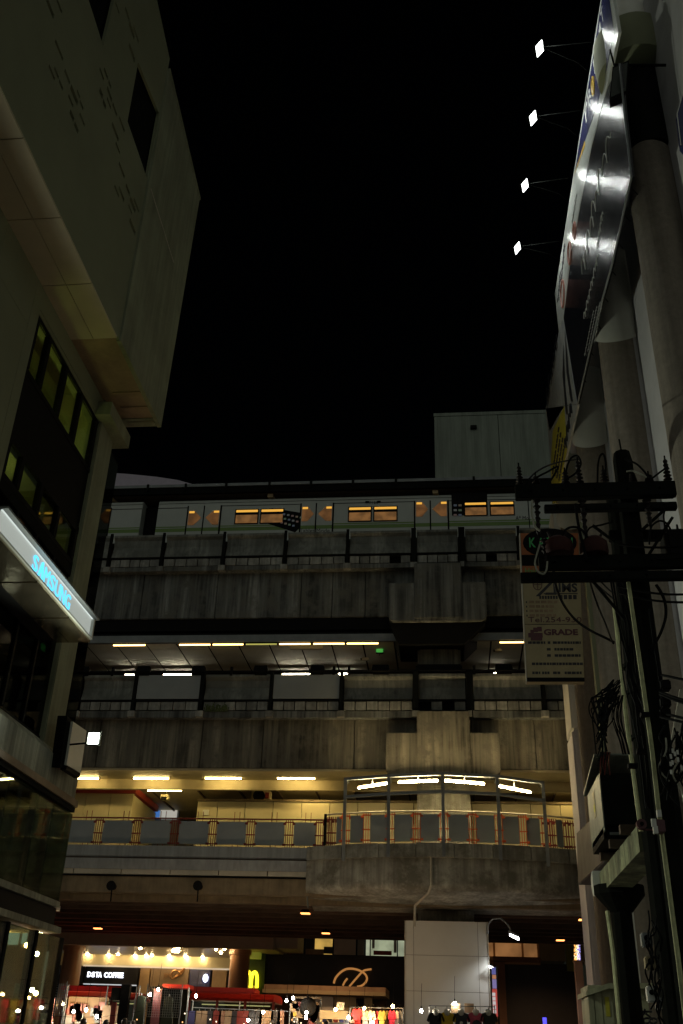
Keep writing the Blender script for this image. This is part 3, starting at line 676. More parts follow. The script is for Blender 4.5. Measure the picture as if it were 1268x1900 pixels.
for it, (p0, y0, p1, y1) in enumerate(((664, 1459.5, 718, 1454), (740, 1452.5, 813, 1451), (826, 1451, 899, 1455.5), (925, 1458.5, 986, 1467))):
    a, c = AY(p0, y0, 34.95), AY(p1, y1, 34.95); a.y = arc(a.x, .03); c.y = arc(c.x, .03)
    t = thing('tube_light', 'bright white tube light inside the curved balcony frame, %s from the left' % ORD[it], 'light', (a + c) / 2, 'balcony tube lights')
    MB().tube([a, c], .03).build('tube', tube_b, t)
    MB().hexa([a + Vector((0, .07, .0)), a + Vector((0, .12, .0)), a + Vector((0, .12, .09)), a + Vector((0, .07, .09))], [c + Vector((0, .07, .0)), c + Vector((0, .12, .0)), c + Vector((0, .12, .09)), c + Vector((0, .07, .09))]).build('fitting', M['strip'], t)
    MB().tube([(a + c) / 2 + Vector((0, .1, .05)), ((a.x + c.x) / 2, arc((a.x + c.x) / 2, -.05), tops[1][2] - .06)], .02).build('bracket', M['gsteel'], t)
# orange sodium lamps under the deck
for i, (p, y) in enumerate(((567, 1694), (182, 1722), (605, 1731), (1083, 1706), (1040, 1744))):
    q = AZ(p, y, 6.1)
    t = thing('under_deck_lamp', ('orange sodium lamp under the deck left of the balcony, upper of two', 'orange sodium lamp far left under the deck near the corner building', 'orange sodium lamp under the deck above the bronze script initial', 'orange sodium lamp under the deck at right, beside the platform post', 'orange sodium lamp above the warm shop windows at right')[i], 'light', q, 'sodium lamps under the viaduct')
    MB().box(q.x - .17, q.x + .17, q.y - .14, q.y + .14, 6.06, 6.10).build('lens', orange, t)
    MB().hexa([(q.x - .2, q.y - .17, 6.101), (q.x + .2, q.y - .17, 6.101), (q.x + .2, q.y + .17, 6.101), (q.x - .2, q.y + .17, 6.101)], [(q.x - .12, q.y - .1, 6.22), (q.x + .12, q.y - .1, 6.22), (q.x + .12, q.y + .1, 6.22), (q.x - .12, q.y + .1, 6.22)]).build('housing', M['dsteel'], t)
    MB().tube([(q.x, q.y, 6.22), (q.x, q.y, 6.78)], .03).build('stem', M['dsteel'], t)
    ll = bpy.data.lights.new('sodium_beam', 'SPOT'); ll.energy = 380; ll.color = (1, .55, .26); ll.spot_size = math.radians(168); ll.spot_blend = .3; ll.shadow_soft_size = .12
    link('sodium_beam', ll, t, (q.x, q.y, 6.03))
# white cladding box round the pier foot
wb = thing('white_pillar_cladding', 'white panelled cladding box round the foot of the viaduct pier', 'pillar', (-.1, 38, 0))
Yw = 37.0
xs = [AY(p, 1800, Yw).x for p in (753, 768, 889, 906)]; zs = [0, 1.3, zY(1840, Yw, 820), zY(1773, Yw, 820), zY(1709, Yw, 820)]
for a, c in zip(xs, xs[1:]):
    for z0, z1 in zip(zs, zs[1:]): MB().box(a + .006, c - .006, Yw, Yw + .04, z0 + .006, z1 - .006).build('cladding_panel', M['whitepanel'], wb)
for z0, z1 in zip(zs, zs[1:]):
    MB().box(xs[0] - .02, xs[0] + .02, Yw + .042, 40.4, z0 + .006, z1 - .006).build('cladding_panel', M['whitepanel'], wb)
    MB().box(xs[3] - .02, xs[3] + .02, Yw + .042, 40.4, z0 + .006, z1 - .006).build('cladding_panel', M['whitepanel'], wb)
MB().box(xs[0] + .021, xs[3] - .021, Yw + .05, 40.4, 0, zs[4] - .03).build('core', M['dark_conc'], wb)
MB().box(xs[0] - .04, xs[0] - .021, Yw - .02, Yw + .05, 0, zs[4]).box(xs[3] + .021, xs[3] + .05, Yw - .02, Yw + .05, 0, zs[4]).build('edge_trim', M['strip'], wb)
# street lamp on the box
sp = AY(905, 1715, Yw - .1); e = AY(955, 1738, Yw - .5); mid = AY(930, 1704, Yw - .3)
sp2 = thing('street_lamp', 'curved arm lamp with white lit head at the top right of the white pillar box', 'lamp', sp)
MB().tube([(sp.x, Yw - .05, sp.z - .3), (sp.x + .02, Yw - .1, sp.z), AY(915, 1705, Yw - .2), mid, AY(943, 1716, Yw - .4), AY(948, 1726, Yw - .45)], .03).build('arm', M['gsteel'], sp2)
a, c = AY(946, 1731, Yw - .45), AY(963, 1743, Yw - .5)
MB().hexa([a + Vector((0, -.1, -.03)), a + Vector((0, .1, -.03)), a + Vector((.0, .1, -.09)), a + Vector((.0, -.1, -.09))], [c + Vector((0, -.1, .05)), c + Vector((0, .1, .05)), c + Vector((0, .1, -.03)), c + Vector((0, -.1, -.03))]).build('lit_head', emi('lamp_head', (.95, .97, 1), 14), sp2)
ll = bpy.data.lights.new('lamp_beam', 'SPOT'); ll.energy = 160; ll.color = (.95, .97, 1); ll.spot_size = math.radians(140); ll.spot_blend = .5; ll.shadow_soft_size = .1
link('lamp_beam', ll, sp2, (a + c) / 2 + Vector((0, -.1, -.16)))
MB().hexa([a + Vector((-.03, -.12, .08)), a + Vector((-.03, .12, .08)), a + Vector((-.03, .12, -.02)), a + Vector((-.03, -.12, -.02))], [c + Vector((0, -.12, .12)), c + Vector((0, .12, .12)), c + Vector((0, .12, .06)), c + Vector((0, -.12, .06))]).build('lamp_housing', M['gsteel'], sp2)
p = AY(908, 1795, Yw - .1); t = thing('wall_spotlight', 'small white lit spotlight on the right edge of the white pillar box', 'light', p)
MB().hexa([p + Vector((0, -.08, 0)), p + Vector((0, .08, 0)), p + Vector((0, .08, .06)), p + Vector((0, -.08, .06))], [p + Vector((.22, -.08, -.09)), p + Vector((.22, .08, -.09)), p + Vector((.22, .08, -.03)), p + Vector((.22, -.08, -.03))]).build('lit_head', emi('spot_head', (.95, .97, 1), 10), t)
MB().tube([p + Vector((.1, .0, .05)), p + Vector((.0, .12, .1))], .02).build('bracket', M['dsteel'], t)

# ================================================================== left building
lb = thing('corner_building', 'pale rendered building with overhanging slotted upper block and dark glass below', 'building', (-9, 15, 0))
XF, XW = -7.0, -8.05
def yz(p, X): v = AX(p[0], p[1], X); return (v.y, v.z)
from mathutils.geometry import delaunay_2d_cdt
def holed(name, outer, holes, X0, depth, m, par):
    """wall in the plane X=X0 with real openings, depth going to -X"""
    vs, edges, fcs = [], [], []
    def loop(pts):
        b = len(vs); vs.extend(Vector(p) for p in pts); edges.extend((b + i, b + (i + 1) % len(pts)) for i in range(len(pts)))
    loop(outer)
    for h in holes: loop(h)
    v2, e2, f2, *_ = delaunay_2d_cdt(vs, edges, [], 1, 1e-5)
    def inside(c, poly):
        r = False; j = len(poly) - 1
        for i in range(len(poly)):
            a, b_ = poly[i], poly[j]
            if (a[1] > c.y) != (b_[1] > c.y) and c.x < (b_[0] - a[0]) * (c.y - a[1]) / (b_[1] - a[1]) + a[0]: r = not r
            j = i
        return r
    b = MB(); n = len(v2)
    b.v = [(X0, p.x, p.y) for p in v2] + [(X0 - depth, p.x, p.y) for p in v2]
    cnt = {}
    for f in f2:
        c = sum((v2[i] for i in f), Vector((0, 0))) / len(f)
        if not inside(c, outer) or any(inside(c, h) for h in holes): continue
        b.f.append(tuple(f)); b.f.append(tuple(n + i for i in f)[::-1])
        for i in range(len(f)):
            e = (f[i], f[(i + 1) % len(f)]); cnt[e] = 1
    for (i, j) in cnt:
        if (j, i) not in cnt: b.f.append((j, i, n + i, n + j))
    return b.build(name, m, par)
zs_ = 15.06
ztop = 25.2
hol = []
dia1 = [yz(p, XF) for p in ((256, 115), (237, 225), (274, 332), (296, 210))]
yfold = 16.30
dia1 = [(14.45, 22.05), (14.55, 20.05), (16.22, 20.0), (16.22, 22.4)]
dia1 = [yz((257, 115), XF), yz((237, 225), XF), (yfold - .06, yz((274, 333), XF)[1]), (yfold - .06, yz((296, 212), XF)[1])]
d2 = yz((192, 86), XF); d2b = yz((165, 0), XF); d2c = yz((212, 0), XF)
def exl(a, b_, k): return (a[0] + (b_[0] - a[0]) * k, a[1] + (b_[1] - a[1]) * k)
dia2 = [d2, exl(d2, d2b, 2.3), exl(d2, d2c, 1.75)]
SL = '275,0,318,97,12;335,0,365,70,5;328,235,370,355,9;290,382,322,470,5;322,395,345,462,7;350,472,370,528,9;382,410,412,492,9;418,505,458,615,14;456,528,470,580,7;472,590,490,645,8;405,555,430,630,5;414,650,435,712,12;440,720,460,780,12;470,665,498,740,4;588,400,612,472,5;614,402,634,465,8;640,478,654,515,8;588,520,604,576,12;609,586,622,640,10;632,510,658,595,9;664,608,688,680,8;632,572,652,640,4;662,722,697,828,9;704,685,732,778,7;682,838,706,902,5;702,955,733,1047,8;675,1092,700,1155,4;702,1092,730,1190,8;742,1085,765,1148,8;767,1165,797,1245,11;790,1165,816,1250,7;757,1205,778,1258,4;764,1288,797,1380,11;738,45,762,120,7;762,135,792,225,9;787,150,815,250,7;762,258,793,362,10;680,15,703,80,4'
for s_ in SL.split(';'):
    x0, y0, x1, y1, w = (float(q) / 3.17 for q in s_.split(','))
    a, c = yz((x0, y0), XF), yz((x1, y1), XF); w2 = max(.5 * (yz((x0 + w / 2, y0), XF)[1] - yz((x0 - w / 2, y0), XF)[1]), .03)
    zm = (a[1] + c[1]) / 2; w2 *= 1.35
    hol.append([(a[0], zm - w2), (c[0], zm - w2), (c[0], zm + w2), (a[0], zm + w2)])
outer = [(4, zs_ + .03), (yfold, zs_ + .03), (yfold, ztop - .55), (14.0, ztop + .0), (4, ztop + 1.5)]
holed('slotted_wall', outer, [dia1, dia2] + hol, XF, .07, M['lbwall'], lb)
for h, nm in ((dia1, 'diamond_window'), (dia2, 'diamond_window')):
    ys, zz = zip(*h); MB().box(XF - .14, XF - .12, min(ys) - .2, min(max(ys) + .2, yfold - .02), min(zz) - .2, max(zz) + .2).build(nm, M['black'], lb)
MB().box(XF - .24, XF - .20, 4.2, yfold - .1, zs_ + 1.5, ztop - .7).build('slot_backing', M['black'], lb)
# bare end panel, slightly proud, sloping top, with a fine joint
ye = yz((295, 785), XF)[0] + .1; yt = yz((367, 365), XF)[0]
pts = [(yfold + .02, zs_), (ye, zs_), (yt + .1, yz((367, 365), XF)[1]), (yfold + .02, yz((313, 134), XF)[1])]
MB().ext([(XF + .04, y, z) for y, z in pts], (-.10, 0, 0)).build('end_panel', M['lbend'], lb)
MB().ext([(XF + .055, y, z) for y, z in [yz((276, 350), XF), yz((277, 350), XF), yz((320, 488), XF), yz((319, 488), XF)]], (-.012, 0, 0)).build('joint_strip', M['strip'], lb)
MB().ext([(XF + .06, y, z) for y, z in [(yfold + .02, pts[3][1] - .02), (yt + .12, pts[2][1] - .02), (yt + .12, pts[2][1] + .08), (yfold + .02, pts[3][1] + .08)]], (-.6, 0, 0)).build('coping', M['lbend'], lb)
MB().box(-10.5, XF - .07, ye - .4, ye - .05, zs_, pts[2][1] - .1).build('end_wall', M['lbend'], lb)
# soffit panels
ysf = [4, 6.2] + [AZ(p[0], p[1], zs_).y for p in ((60, 254), (118, 402), (170, 525))] + [yz((218, 628), XF)[0]]
for y0, y1 in zip(ysf, ysf[1:]):
    pbox('soffit_panel', M['soffit'], lb, XW - .1, -7.55, y0 + .012, y1 - .012, zs_ - .02, zs_ + .05)
    pbox('soffit_panel', M['soffit'], lb, -7.535, XF - .01, y0 + .012, y1 - .012, zs_ - .02, zs_ + .05)
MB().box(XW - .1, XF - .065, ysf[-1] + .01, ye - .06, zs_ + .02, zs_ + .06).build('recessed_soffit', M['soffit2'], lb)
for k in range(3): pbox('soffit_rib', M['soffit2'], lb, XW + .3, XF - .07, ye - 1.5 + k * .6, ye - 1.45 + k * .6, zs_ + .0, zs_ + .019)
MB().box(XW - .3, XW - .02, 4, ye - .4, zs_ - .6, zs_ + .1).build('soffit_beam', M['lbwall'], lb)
# lower facade
yw0, yw1 = 14.62, 18.52
def lowz(px, py): return AX(px, py, XW).z
MB().box(XW - .3, XW, 4, 11.2, 6.2, zs_ - .02).build('wall_panel', M['lbwall'], lb)
for y0, y1, z0, z1 in ((11.21, 12.7, 6.2, zs_ - .02), (12.712, yw0 - .36, 6.2, zs_ - 1.2), (12.712, yw0 - .36, zs_ - 1.19, zs_ - .02), (yw0 - .35, yw0 - .02, 6.2, zs_ - .02)):
    MB().box(XW - .3, XW, y0, y1, z0, z1).build('wall_panel', M['lbwall'], lb)
MB().box(XW - .3, XW - .002, yw0 - .02, yw1, 14.55, zs_ - .02).build('lintel', M['lbwall'], lb)
MB().box(XW - .3, XW + .03, yw1, 19.42, 6.7, 14.6).build('corner_column', M['lbend'], lb, bev=.02)
MB().box(XW - .3, XW + .02, yw1, 19.3, 14.62, zs_ + .1).build('corner_column', M['lbend'], lb)
MB().hexa([(XW - .2, 18.2, 14.45), (XW + .34, 18.2, 14.45), (XW + .34, 19.7, 14.45), (XW - .2, 19.7, 14.45)], [(XW - .2, 18.2, 14.8), (XW + .34, 18.2, 14.8), (XW + .34, 19.7, 14.8), (XW - .2, 19.7, 14.8)]).build('corner_cap', M['lbend'], lb)
# glazing: upper window row, dark spandrel, lower window, lower dark glazing
def wy(px, py): return AX(px, py, XW).y
zw1 = 14.5; zsp1, zsp0 = AX(100, 762, XW).z, AX(60, 850, XW).z
ms = [yw0 + .06, wy(86, 680) , wy(118, 730), wy(146, 780), yw1 - .12]
def glazed(z0, z1, gm, ms, nm='window'):
    f = MB().box(XW - .12, XW - .04, yw0 - .02, yw1, z0 - .05, z0 + .06).box(XW - .12, XW - .04, yw0 - .02, yw1, z1 - .1, z1 + .05)
    fr_ = f.build(nm, M['black'], lb)
    for y in ms: MB().box(XW - .14, XW - .02, y - .06, y + .06, z0 + .061, z1 - .101).build('mullion', M['black'], fr_)
    for y0, y1 in zip(ms, ms[1:]): MB().box(XW - .09, XW - .075, y0 + .06, y1 - .06, z0 + .061, z1 - .101).build('pane', gm, fr_)
glazed(zsp1, zw1, M['winglass'], ms)
MB().box(XW - .2, XW - .06, yw0 - .02, yw1, zsp0, zsp1 - .055).build('spandrel', M['black'], lb)
zl2 = AX(60, 945, XW).z
glazed(zl2, zsp0 - .06, M['winglass'], ms, 'window')
zb2 = AX(60, 1350, XW).z
MB().box(XW - .2, XW - .06, yw0 - 2.4, yw1, 6.75, 6.85).build('sill', M['black'], lb)
dm = [12.0, 13.3, yw0, wy(60, 1200) , yw1 - .1]
fr_ = MB().box(XW - .2, XW - .04, yw0 - .02, yw1, zl2 - .3, zl2 - .06).build('transom', M['dsteel'], lb)
for y in [yw0] + [yw0 + .98 * k for k in range(1, 4)]:
    MB().box(XW - .1, XW - .03, y - .04, y + .04, 6.86, zl2 - .31).build('mullion', M['black'], fr_)
    MB().box(XW - .09, XW - .075, y + .04, y + .94, 6.86, zl2 - .31).build('pane', M['dglass'], fr_)
# the lit office behind the upper rows
MB().box(-13.2, -13, 10, 19.3, 6.5, 16.2).build('room_back_wall', M['room'], lb)
MB().box(-13, XW - .31, 10, 19.3, 16.2, 16.4).build('room_ceiling', M['room'], lb)
MB().box(-13, XW - .31, 10, 18.9, zsp0 - .05, zsp1 - .3).build('room_floor', M['room'], lb)
MB().box(-13, XW - .31, 10, 18.9, zl2 - .4, zl2 - .2).build('room_floor', M['dark_conc'], lb)
MB().box(-13, XW - .31, 18.7, 18.9, zl2 - .2, 16.2).build('room_side_wall', M['room'], lb)
MB().box(-13, XW - .31, 10.2, 10.4, 6.5, 14.6).build('room_side_wall', M['room'], lb)
MB().box(-9.3, -9.2, 14.9, 18.6, zsp1 - .3, 15.35).build('partition', M['room'], lb)
lit = emi('office_lamp_and_fill', (.88, 1, .45), 11)
MB().box(-8.8, -8.6, 15.0, 15.6, zsp1 - .15, zsp1 - .1).build('added_up_light', lit, lb)  # up-lights added out of view below the sill to brighten the ceiling
MB().box(-8.8, -8.6, 17.0, 17.6, zsp1 - .15, zsp1 - .1).build('added_up_light', lit, lb)
MB().box(-9.1, -8.9, 15.0, 15.6, zl2 + .0, zl2 + .05).build('added_up_light', lit, lb)
MB().box(-10.4, -10.0, 15.3, 15.65, zsp0 - .13, zsp0 - .06).build('ceiling_lamp', emi('office_lamp_low', (.9, 1, .6), 4), lb)
MB().box(-11.9, -11.5, 16.6, 17.6, zsp0 - .13, zsp0 - .06).build('ceiling_lamp', lit, lb)
p = AX(92, 1200, -8.9); t = thing('exit_sign', 'green lit exit sign inside the dark window below the lit fascia sign', 'sign', p)
MB().ext([(-8.9, y, z) for y, z in (yz((80, 1193), -8.9), yz((100, 1212), -8.9), yz((98, 1222), -8.9), yz((79, 1204), -8.9))], (-.04, 0, 0)).build('sign_face', emi('exit_green_window', (.12, .8, .2), .45), t)
MB().tube([p + Vector((-.02, 0, .06)), p + Vector((-.02, 0, 1.5))], .01).build('hanger', M['dsteel'], t)
MB().box(XW - .35, XW - .05, 19.43, 20.15, 6.2, 14.3).build('corner_glazing', M['dsteel'], lb)
MB().box(XW - .04, XW - .02, 19.47, 20.11, 6.9, 14.2).build('corner_pane', M['dglass'], lb)
# ledge band
XLg = -7.75
zA, zB = AX(0, 1403, XLg).z, AX(0, 1312, XW + .05).z
yle = AX(142, 1492, XLg).y
jl = [6, 9, 12, 14.6, 17.2, yle]
for y0, y1 in zip(jl, jl[1:]):
    MB().ext([(x, y0 + .006, z) for x, z in ((XW - .4, zA + .12), (XLg - .05, zA + .12), (XLg - .05, zB - .22), (XW + .06, zB - .02), (XW - .4, zB - .02))], (0, y1 - y0 - .012, 0)).build('ledge_block', M['ledge'], lb)
MB().box(XW - .4, XLg + .02, 6, yle + .05, zA - .02, zA + .115).build('ledge_drip', M['soffit2'], lb)
MB().box(XW - .4, XLg - .02, 6, yle + .02, zA - .12, zA - .024).build('ledge_drip', M['dsteel'], lb)
# glass box under the ledge
XG = -7.85
zg0_ = AX(112, 1674, XG).z
gy = [8, 10.5, 13, 15.0, 17.0, 18.4, 19.2, AX(106, 1690, XG).y]
for y0, y1 in zip(gy, gy[1:]): pbox('glass_pane', M['cglass'], lb, XG - .02, XG, y0 + .015, y1 - .015, zg0_, zA - .13)
for y in gy[:-1]: pbox('glass_fin', M['dsteel'], lb, XG - .16, XG - .025, y - .02, y + .02, zg0_, zA - .13)
MB().box(-9.6, XG, gy[-1], gy[-1] + .02, zg0_, zA - .13).build('glass_pane', M['cglass'], lb)
MB().box(-12, -9.6, 8, gy[-1], zg0_, zA - .13).build('inner_wall', M['dark_conc'], lb)
MB().box(XG - 1.6, XG + .03, 8, gy[-1] + .03, zg0_ - .12, zg0_ - .004).build('edge_trim', M['ledge'], lb)
zf1, zf0 = zg0_ - .13, AX(0, 1697, XG).z
MB().box(XG - 1.6, XG - .02, 8, gy[-1], zf0 + .1, zf1).build('fascia', M['black'], lb)
MB().box(XG - 1.6, XG + .06, 8, AX(108, 1729, XG).y, zf0 - .02, zf0 + .096).build('canopy_edge', M['ledge'], lb)
# street level shop
XS = -8.0
sy = [9, 12.5, 15.2, 17.0, 18.4, 19.8, 21.1]
for y0, y1 in zip(sy, sy[1:]):
    MB().box(XS - .02, XS, y0 + .05, y1 - .05, .2, zf0 - .05).build('shop_pane', M['cglass'], lb)
    MB().box(XS - .14, XS + .02, y0 - .05, y0 + .05, 0.14, zf0 - .03).build('shop_mullion', M['dsteel'], lb)
MB().box(-8.2, XS, 21.1, 21.3, .14, zf0 - .03).build('shop_pier', M['dsteel'], lb)
MB().box(-13, XS - .15, 9, 21.2, 3.9, 4.0).build('shop_ceiling', M['mallceil'], lb)
MB().box(-13, -9.95, 21.21, 25.4, 3.9, 4.0).build('shop_ceiling', M['mallceil'], lb)
MB().box(-13, -12.8, 9, 25.4, .14, 3.89).build('shop_back_wall', M['tanwall'], lb)
MB().box(-13, -9.95, 25.26, 25.4, .14, 3.89).build('shop_end_wall', M['tanwall'], lb)
for q, (pa_, pb_) in enumerate(((-40, 37), (39, 52))):
    a, c = AY(pa_, 1751, 25.2), AY(pb_, 1726, 25.2)
    MB().box(a.x, c.x, 25.2, 25.25, a.z, c.z).build('lit_panel', emi('shop_lightbox_%d' % q, (.62, .75, .66), .75), lb)
for (px, py, mm) in ((50, 1754, bulbw), (69, 1770, bulb), (8, 1753, bulbw), (60, 1837, bulb), (67, 1843, bulbw)):
    q = AX(px, py, -8.9); MB().ball(q, .05, 6).build('shop_spotlight', mm, lb)
for (px, py, w, h, m) in ((3, 1790, .12, .5, 'yvinyl'), (2, 1775, .1, .16, 'red'), (35, 1842, .22, .16, 'whitepanel')):
    q = AX(px, py, -8.7); pbox('poster', M[m], lb, q.x - .02, q.x, q.y - w, q.y + w, q.z - h, q.z + h)
# awning sign on ledge-mounted blade and flood lamp
bl = thing('blade_sign', 'pale rectangular blade sign in a dark frame at the corner beside the flood lamp', 'sign', AX(130, 1400, -7.75))
pts = [AX(136, 1339, -7.55), AX(161, 1356, -7.55), AX(150, 1434, -7.55), AX(124, 1419, -7.55)]
MB().ext(pts, (-.05, 0, 0)).build('sign_face', M['whitepanel'], bl)
MB().ext([AX(125, 1328, -7.62), AX(136, 1338, -7.62), AX(124, 1425, -7.62), AX(112, 1424, -7.62)], (-.2, 0, 0)).build('side_frame', M['black'], bl)
MB().ext([AX(124, 1420, -7.56), AX(150, 1435, -7.56), AX(148, 1444, -7.56), AX(123, 1428, -7.56)], (-.12, 0, 0)).build('lower_frame', M['black'], bl)
fpnt = AY(175, 1371, 18.4)
fl = thing('flood_lamp', 'blazing white flood lamp on the corner of the left building', 'lamp', fpnt)
r = .112
MB().box(fpnt.x - r, fpnt.x + r, 18.35, 18.37, fpnt.z - r, fpnt.z + r).build('lit_glass', floodl, fl, bev=.005)
MB().hexa([(fpnt.x - r - .03, 18.371, fpnt.z - r - .03), (fpnt.x + r + .03, 18.371, fpnt.z - r - .03), (fpnt.x + r + .03, 18.371, fpnt.z + r + .03), (fpnt.x - r - .03, 18.371, fpnt.z + r + .03)], [(fpnt.x - .1, 18.55, fpnt.z - .1), (fpnt.x + .1, 18.55, fpnt.z - .1), (fpnt.x + .1, 18.55, fpnt.z + .1), (fpnt.x - .1, 18.55, fpnt.z + .1)]).build('housing', M['dsteel'], fl)
MB().tube([(fpnt.x, 18.55, fpnt.z), (fpnt.x - .2, 18.68, fpnt.z), (-7.58, 18.75, fpnt.z - .02)], .02).build('bracket', M['dsteel'], fl)
sp_l = bpy.data.lights.new('flood_beam', 'SPOT'); sp_l.energy = 1500; sp_l.color = (.93, 1, .80); sp_l.spot_size = math.radians(168); sp_l.spot_blend = .75; sp_l.shadow_soft_size = .1
sp_o = link('flood_beam', sp_l, fl, (fpnt.x + .05, 18.3, fpnt.z))
sp_o.rotation_euler = Vector((10, -6.5, .3)).to_track_quat('-Z', 'Y').to_euler()
# lit fascia sign
sg = thing('fascia_sign', 'lit grey box sign with glowing cyan letters above a polished bronze canopy', 'sign', (-7.2, 13, 8.6))
XA1 = -7.05
y0, y1 = AX(8, 936, XA1).y, AX(176, 1141, XA1).y
zs1, zs0 = 9.03, 8.56
b = MB().box(XA1 - .04, XA1 - .03, y0, y1 - .05, zs0 + .03, zs1 - .04); b.build('sign_face', signface, sg)
MB().box(XA1 - .04, XA1 + .10, y0 - .03, y1 + .06, zs1 - .035, zs1).build('top_hood', M['gsteel'], sg)
MB().box(XA1 - .04, XA1 + .04, y0 - .03, y1, zs0, zs0 + .026).build('bottom_rail', M['whitepanel'], sg)
MB().box(XA1 - .04, XA1 + .03, y1 - .046, y1 + .02, zs0 + .03, zs1 - .04).build('end_cap', M['whitepanel'], sg)
MB().box(XW - .02, XA1 - .71, y0 - .02, y1 - .1, zs0 - .05, zs0 + .0).build('canopy_filler', M['black'], sg)
MB().box(XW + .05, XA1 - .045, y0 - .02, y1 - .1, zs0 + .01, zs1 - .06).build('sign_box', M['soffit2'], sg)
MB().box(XA1 - .028, XA1 + .0, y0, y1, zs1 - .045, zs1 - .036).build('light_strip', emi('sign_strip', (.85, .95, .9), .7), sg)
for q0, q1 in ((0, .37), (.38, .72), (.73, 1)):
    a, c = y0 + (y1 - y0) * q0, y0 + (y1 - y0) * q1
    MB().box(XA1 - .43, XA1 + .0, a + .005, c - .005, zs0 - .06, zs0 - .01).build('canopy_sheet', M['bronze'], sg)
    MB().box(XA1 - .70, XA1 - .44, a + .005, c - .005, zs0 - .06, zs0 - .01).build('canopy_sheet', M['bronze'], sg)
word = 'SAMSUNG'
Xl = XA1 - .02
a0, a1 = AX(62, 1030, Xl), AX(132, 1112, Xl)
zl, zh = 8.645, 8.93
for i, ch in enumerate(word):
    w = (a1.y - a0.y) / 7; ya = a0.y + i * w + .03
    if ch == 'A':                                                     # the letter has no crossbar
        b = MB()
        for s0, s1 in ((0, .5), (1, .5)):
            b.ext([(Xl, ya + (w - .06) * (s0 * .8), zl), (Xl, ya + (w - .06) * (s0 * .8 + .2), zl), (Xl, ya + (w - .06) * (s1 * .8 + .2), zh), (Xl, ya + (w - .06) * (s1 * .8), zh)], (.03, 0, 0))
        b.build('letter', cyan, sg)
    else: text('letter', ch, (Xl, ya, zl), (Xl, ya + w - .045, zl), (Xl, ya, zh), cyan, sg, .012)

# ================================================================== right building with round fins
rb = thing('corner_building', 'white rendered building with stacked round fins behind the billboards on the right', 'building', (5, 20, 0))
XC = 4.4
MB().box(4.78, 12, 5, 31.0, 0.0, 22.5).build('wall', M['lav'], rb)
def fin(Y, rt, rbm, zj, z0=.2, z1=19.6):
    b = MB(); n = 48
    for k in range(n):
        a_ = 2 * math.pi * k / n; cx, sy_ = math.cos(a_), math.sin(a_); b.v.append((XC + rt * cx, Y + rt * sy_, zj + .62 * (.2 * cx + .98 * sy_) / 1.0))
    for k in range(n):
        a_ = 2 * math.pi * k / n; b.v.append((XC + rt * math.cos(a_), Y + rt * math.sin(a_), z1))
    b.f = [(k, (k + 1) % n, n + (k + 1) % n, n + k) for k in range(n)] + [tuple(range(n))[::-1], tuple(range(n, 2 * n))]
    b.build('upper_fin', M['rend'], rb, smooth=True)
    MB().lathe((XC, Y, 0), [(rbm, z0), (rbm, zj + .5)], 40).build('lower_fin', M['rough'], rb, smooth=True)
    MB().box(XC + .1, 5.3, Y - rt * .8, Y + rt * .8, zj + .3, z1).build('fin_web', M['rend'], rb)
    MB().box(XC + .1, 5.3, Y - rbm * .8, Y + rbm * .8, z0, zj + .298).build('fin_web', M['lav'], rb)
for Y, zj in ((19.45, 17.2), (24.35, 17.35), (29.2, 17.3)): fin(Y, .56, .47, zj)
MB().lathe((XC, 14.6, 0), [(.47, .2), (.47, 17.9), (.40, 18.0)], 40).build('lower_fin', M['rough'], rb, smooth=True)
# black section, band and cap of the near fin
MB().lathe((XC + .1, 14.6, 0), [(.44, 18.002), (.46, 20.3)], 32).build('black_section', M['black'], rb, smooth=True)
MB().lathe((XC + .05, 14.6, 0), [(.52, 20.302), (.80, 20.5), (.84, 21.1), (.80, 21.6)], 32).build('fin_band', M['lbwall'], rb, smooth=True)
MB().lathe((XC + .1, 14.6, 0), [(.46, 21.602), (.50, 26)], 32).build('upper_fin', M['rend'], rb, smooth=True)
# niche arch between fins
MB().box(4.74, 4.776, 20.9, 22.6, 2, 17.5).build('niche', M['rough'], rb)
MB().box(XC - .35, 5.3, 31.6, 33.2, 0, 10.9).build('corner_pier', M['lav'], rb, bev=.06)
MB().box(XC - .35, 5.3, 31.6, 33.2, 10.905, 19.4).build('corner_pier', M['rend'], rb, bev=.06)
# street level cabinets, canopy sign of the shop
MB().hexa([AX(1073, 1642, 3.4), AX(1128, 1592, 3.4), AX(1128, 1592, 3.4) + Vector((.9, 0, 0)), AX(1073, 1642, 3.4) + Vector((.9, 0, 0))], [AX(1070, 1545, 3.4), AX(1128, 1490, 3.4), AX(1128, 1490, 3.4) + Vector((.9, 0, 0)), AX(1070, 1545, 3.4) + Vector((.9, 0, 0))]).build('shop_canopy', mat('dark_canopy', (.11, .105, .11), .6), rb, bev=.02)
# --- billboards
XBd = 3.78
def bb(name, pts, m, par, th=.06, X=XBd): return MB().ext([AX(px, py, X) for px, py in pts], (th, 0, 0)).build(name, m, par)
def onb(px, py, d=.006): v = AX(px, py, XBd); v.x = XBd - d; return v
b1 = thing('billboard', 'large white and navy billboard lit by four arm lamps', 'billboard', AX(1090, 400, XBd))
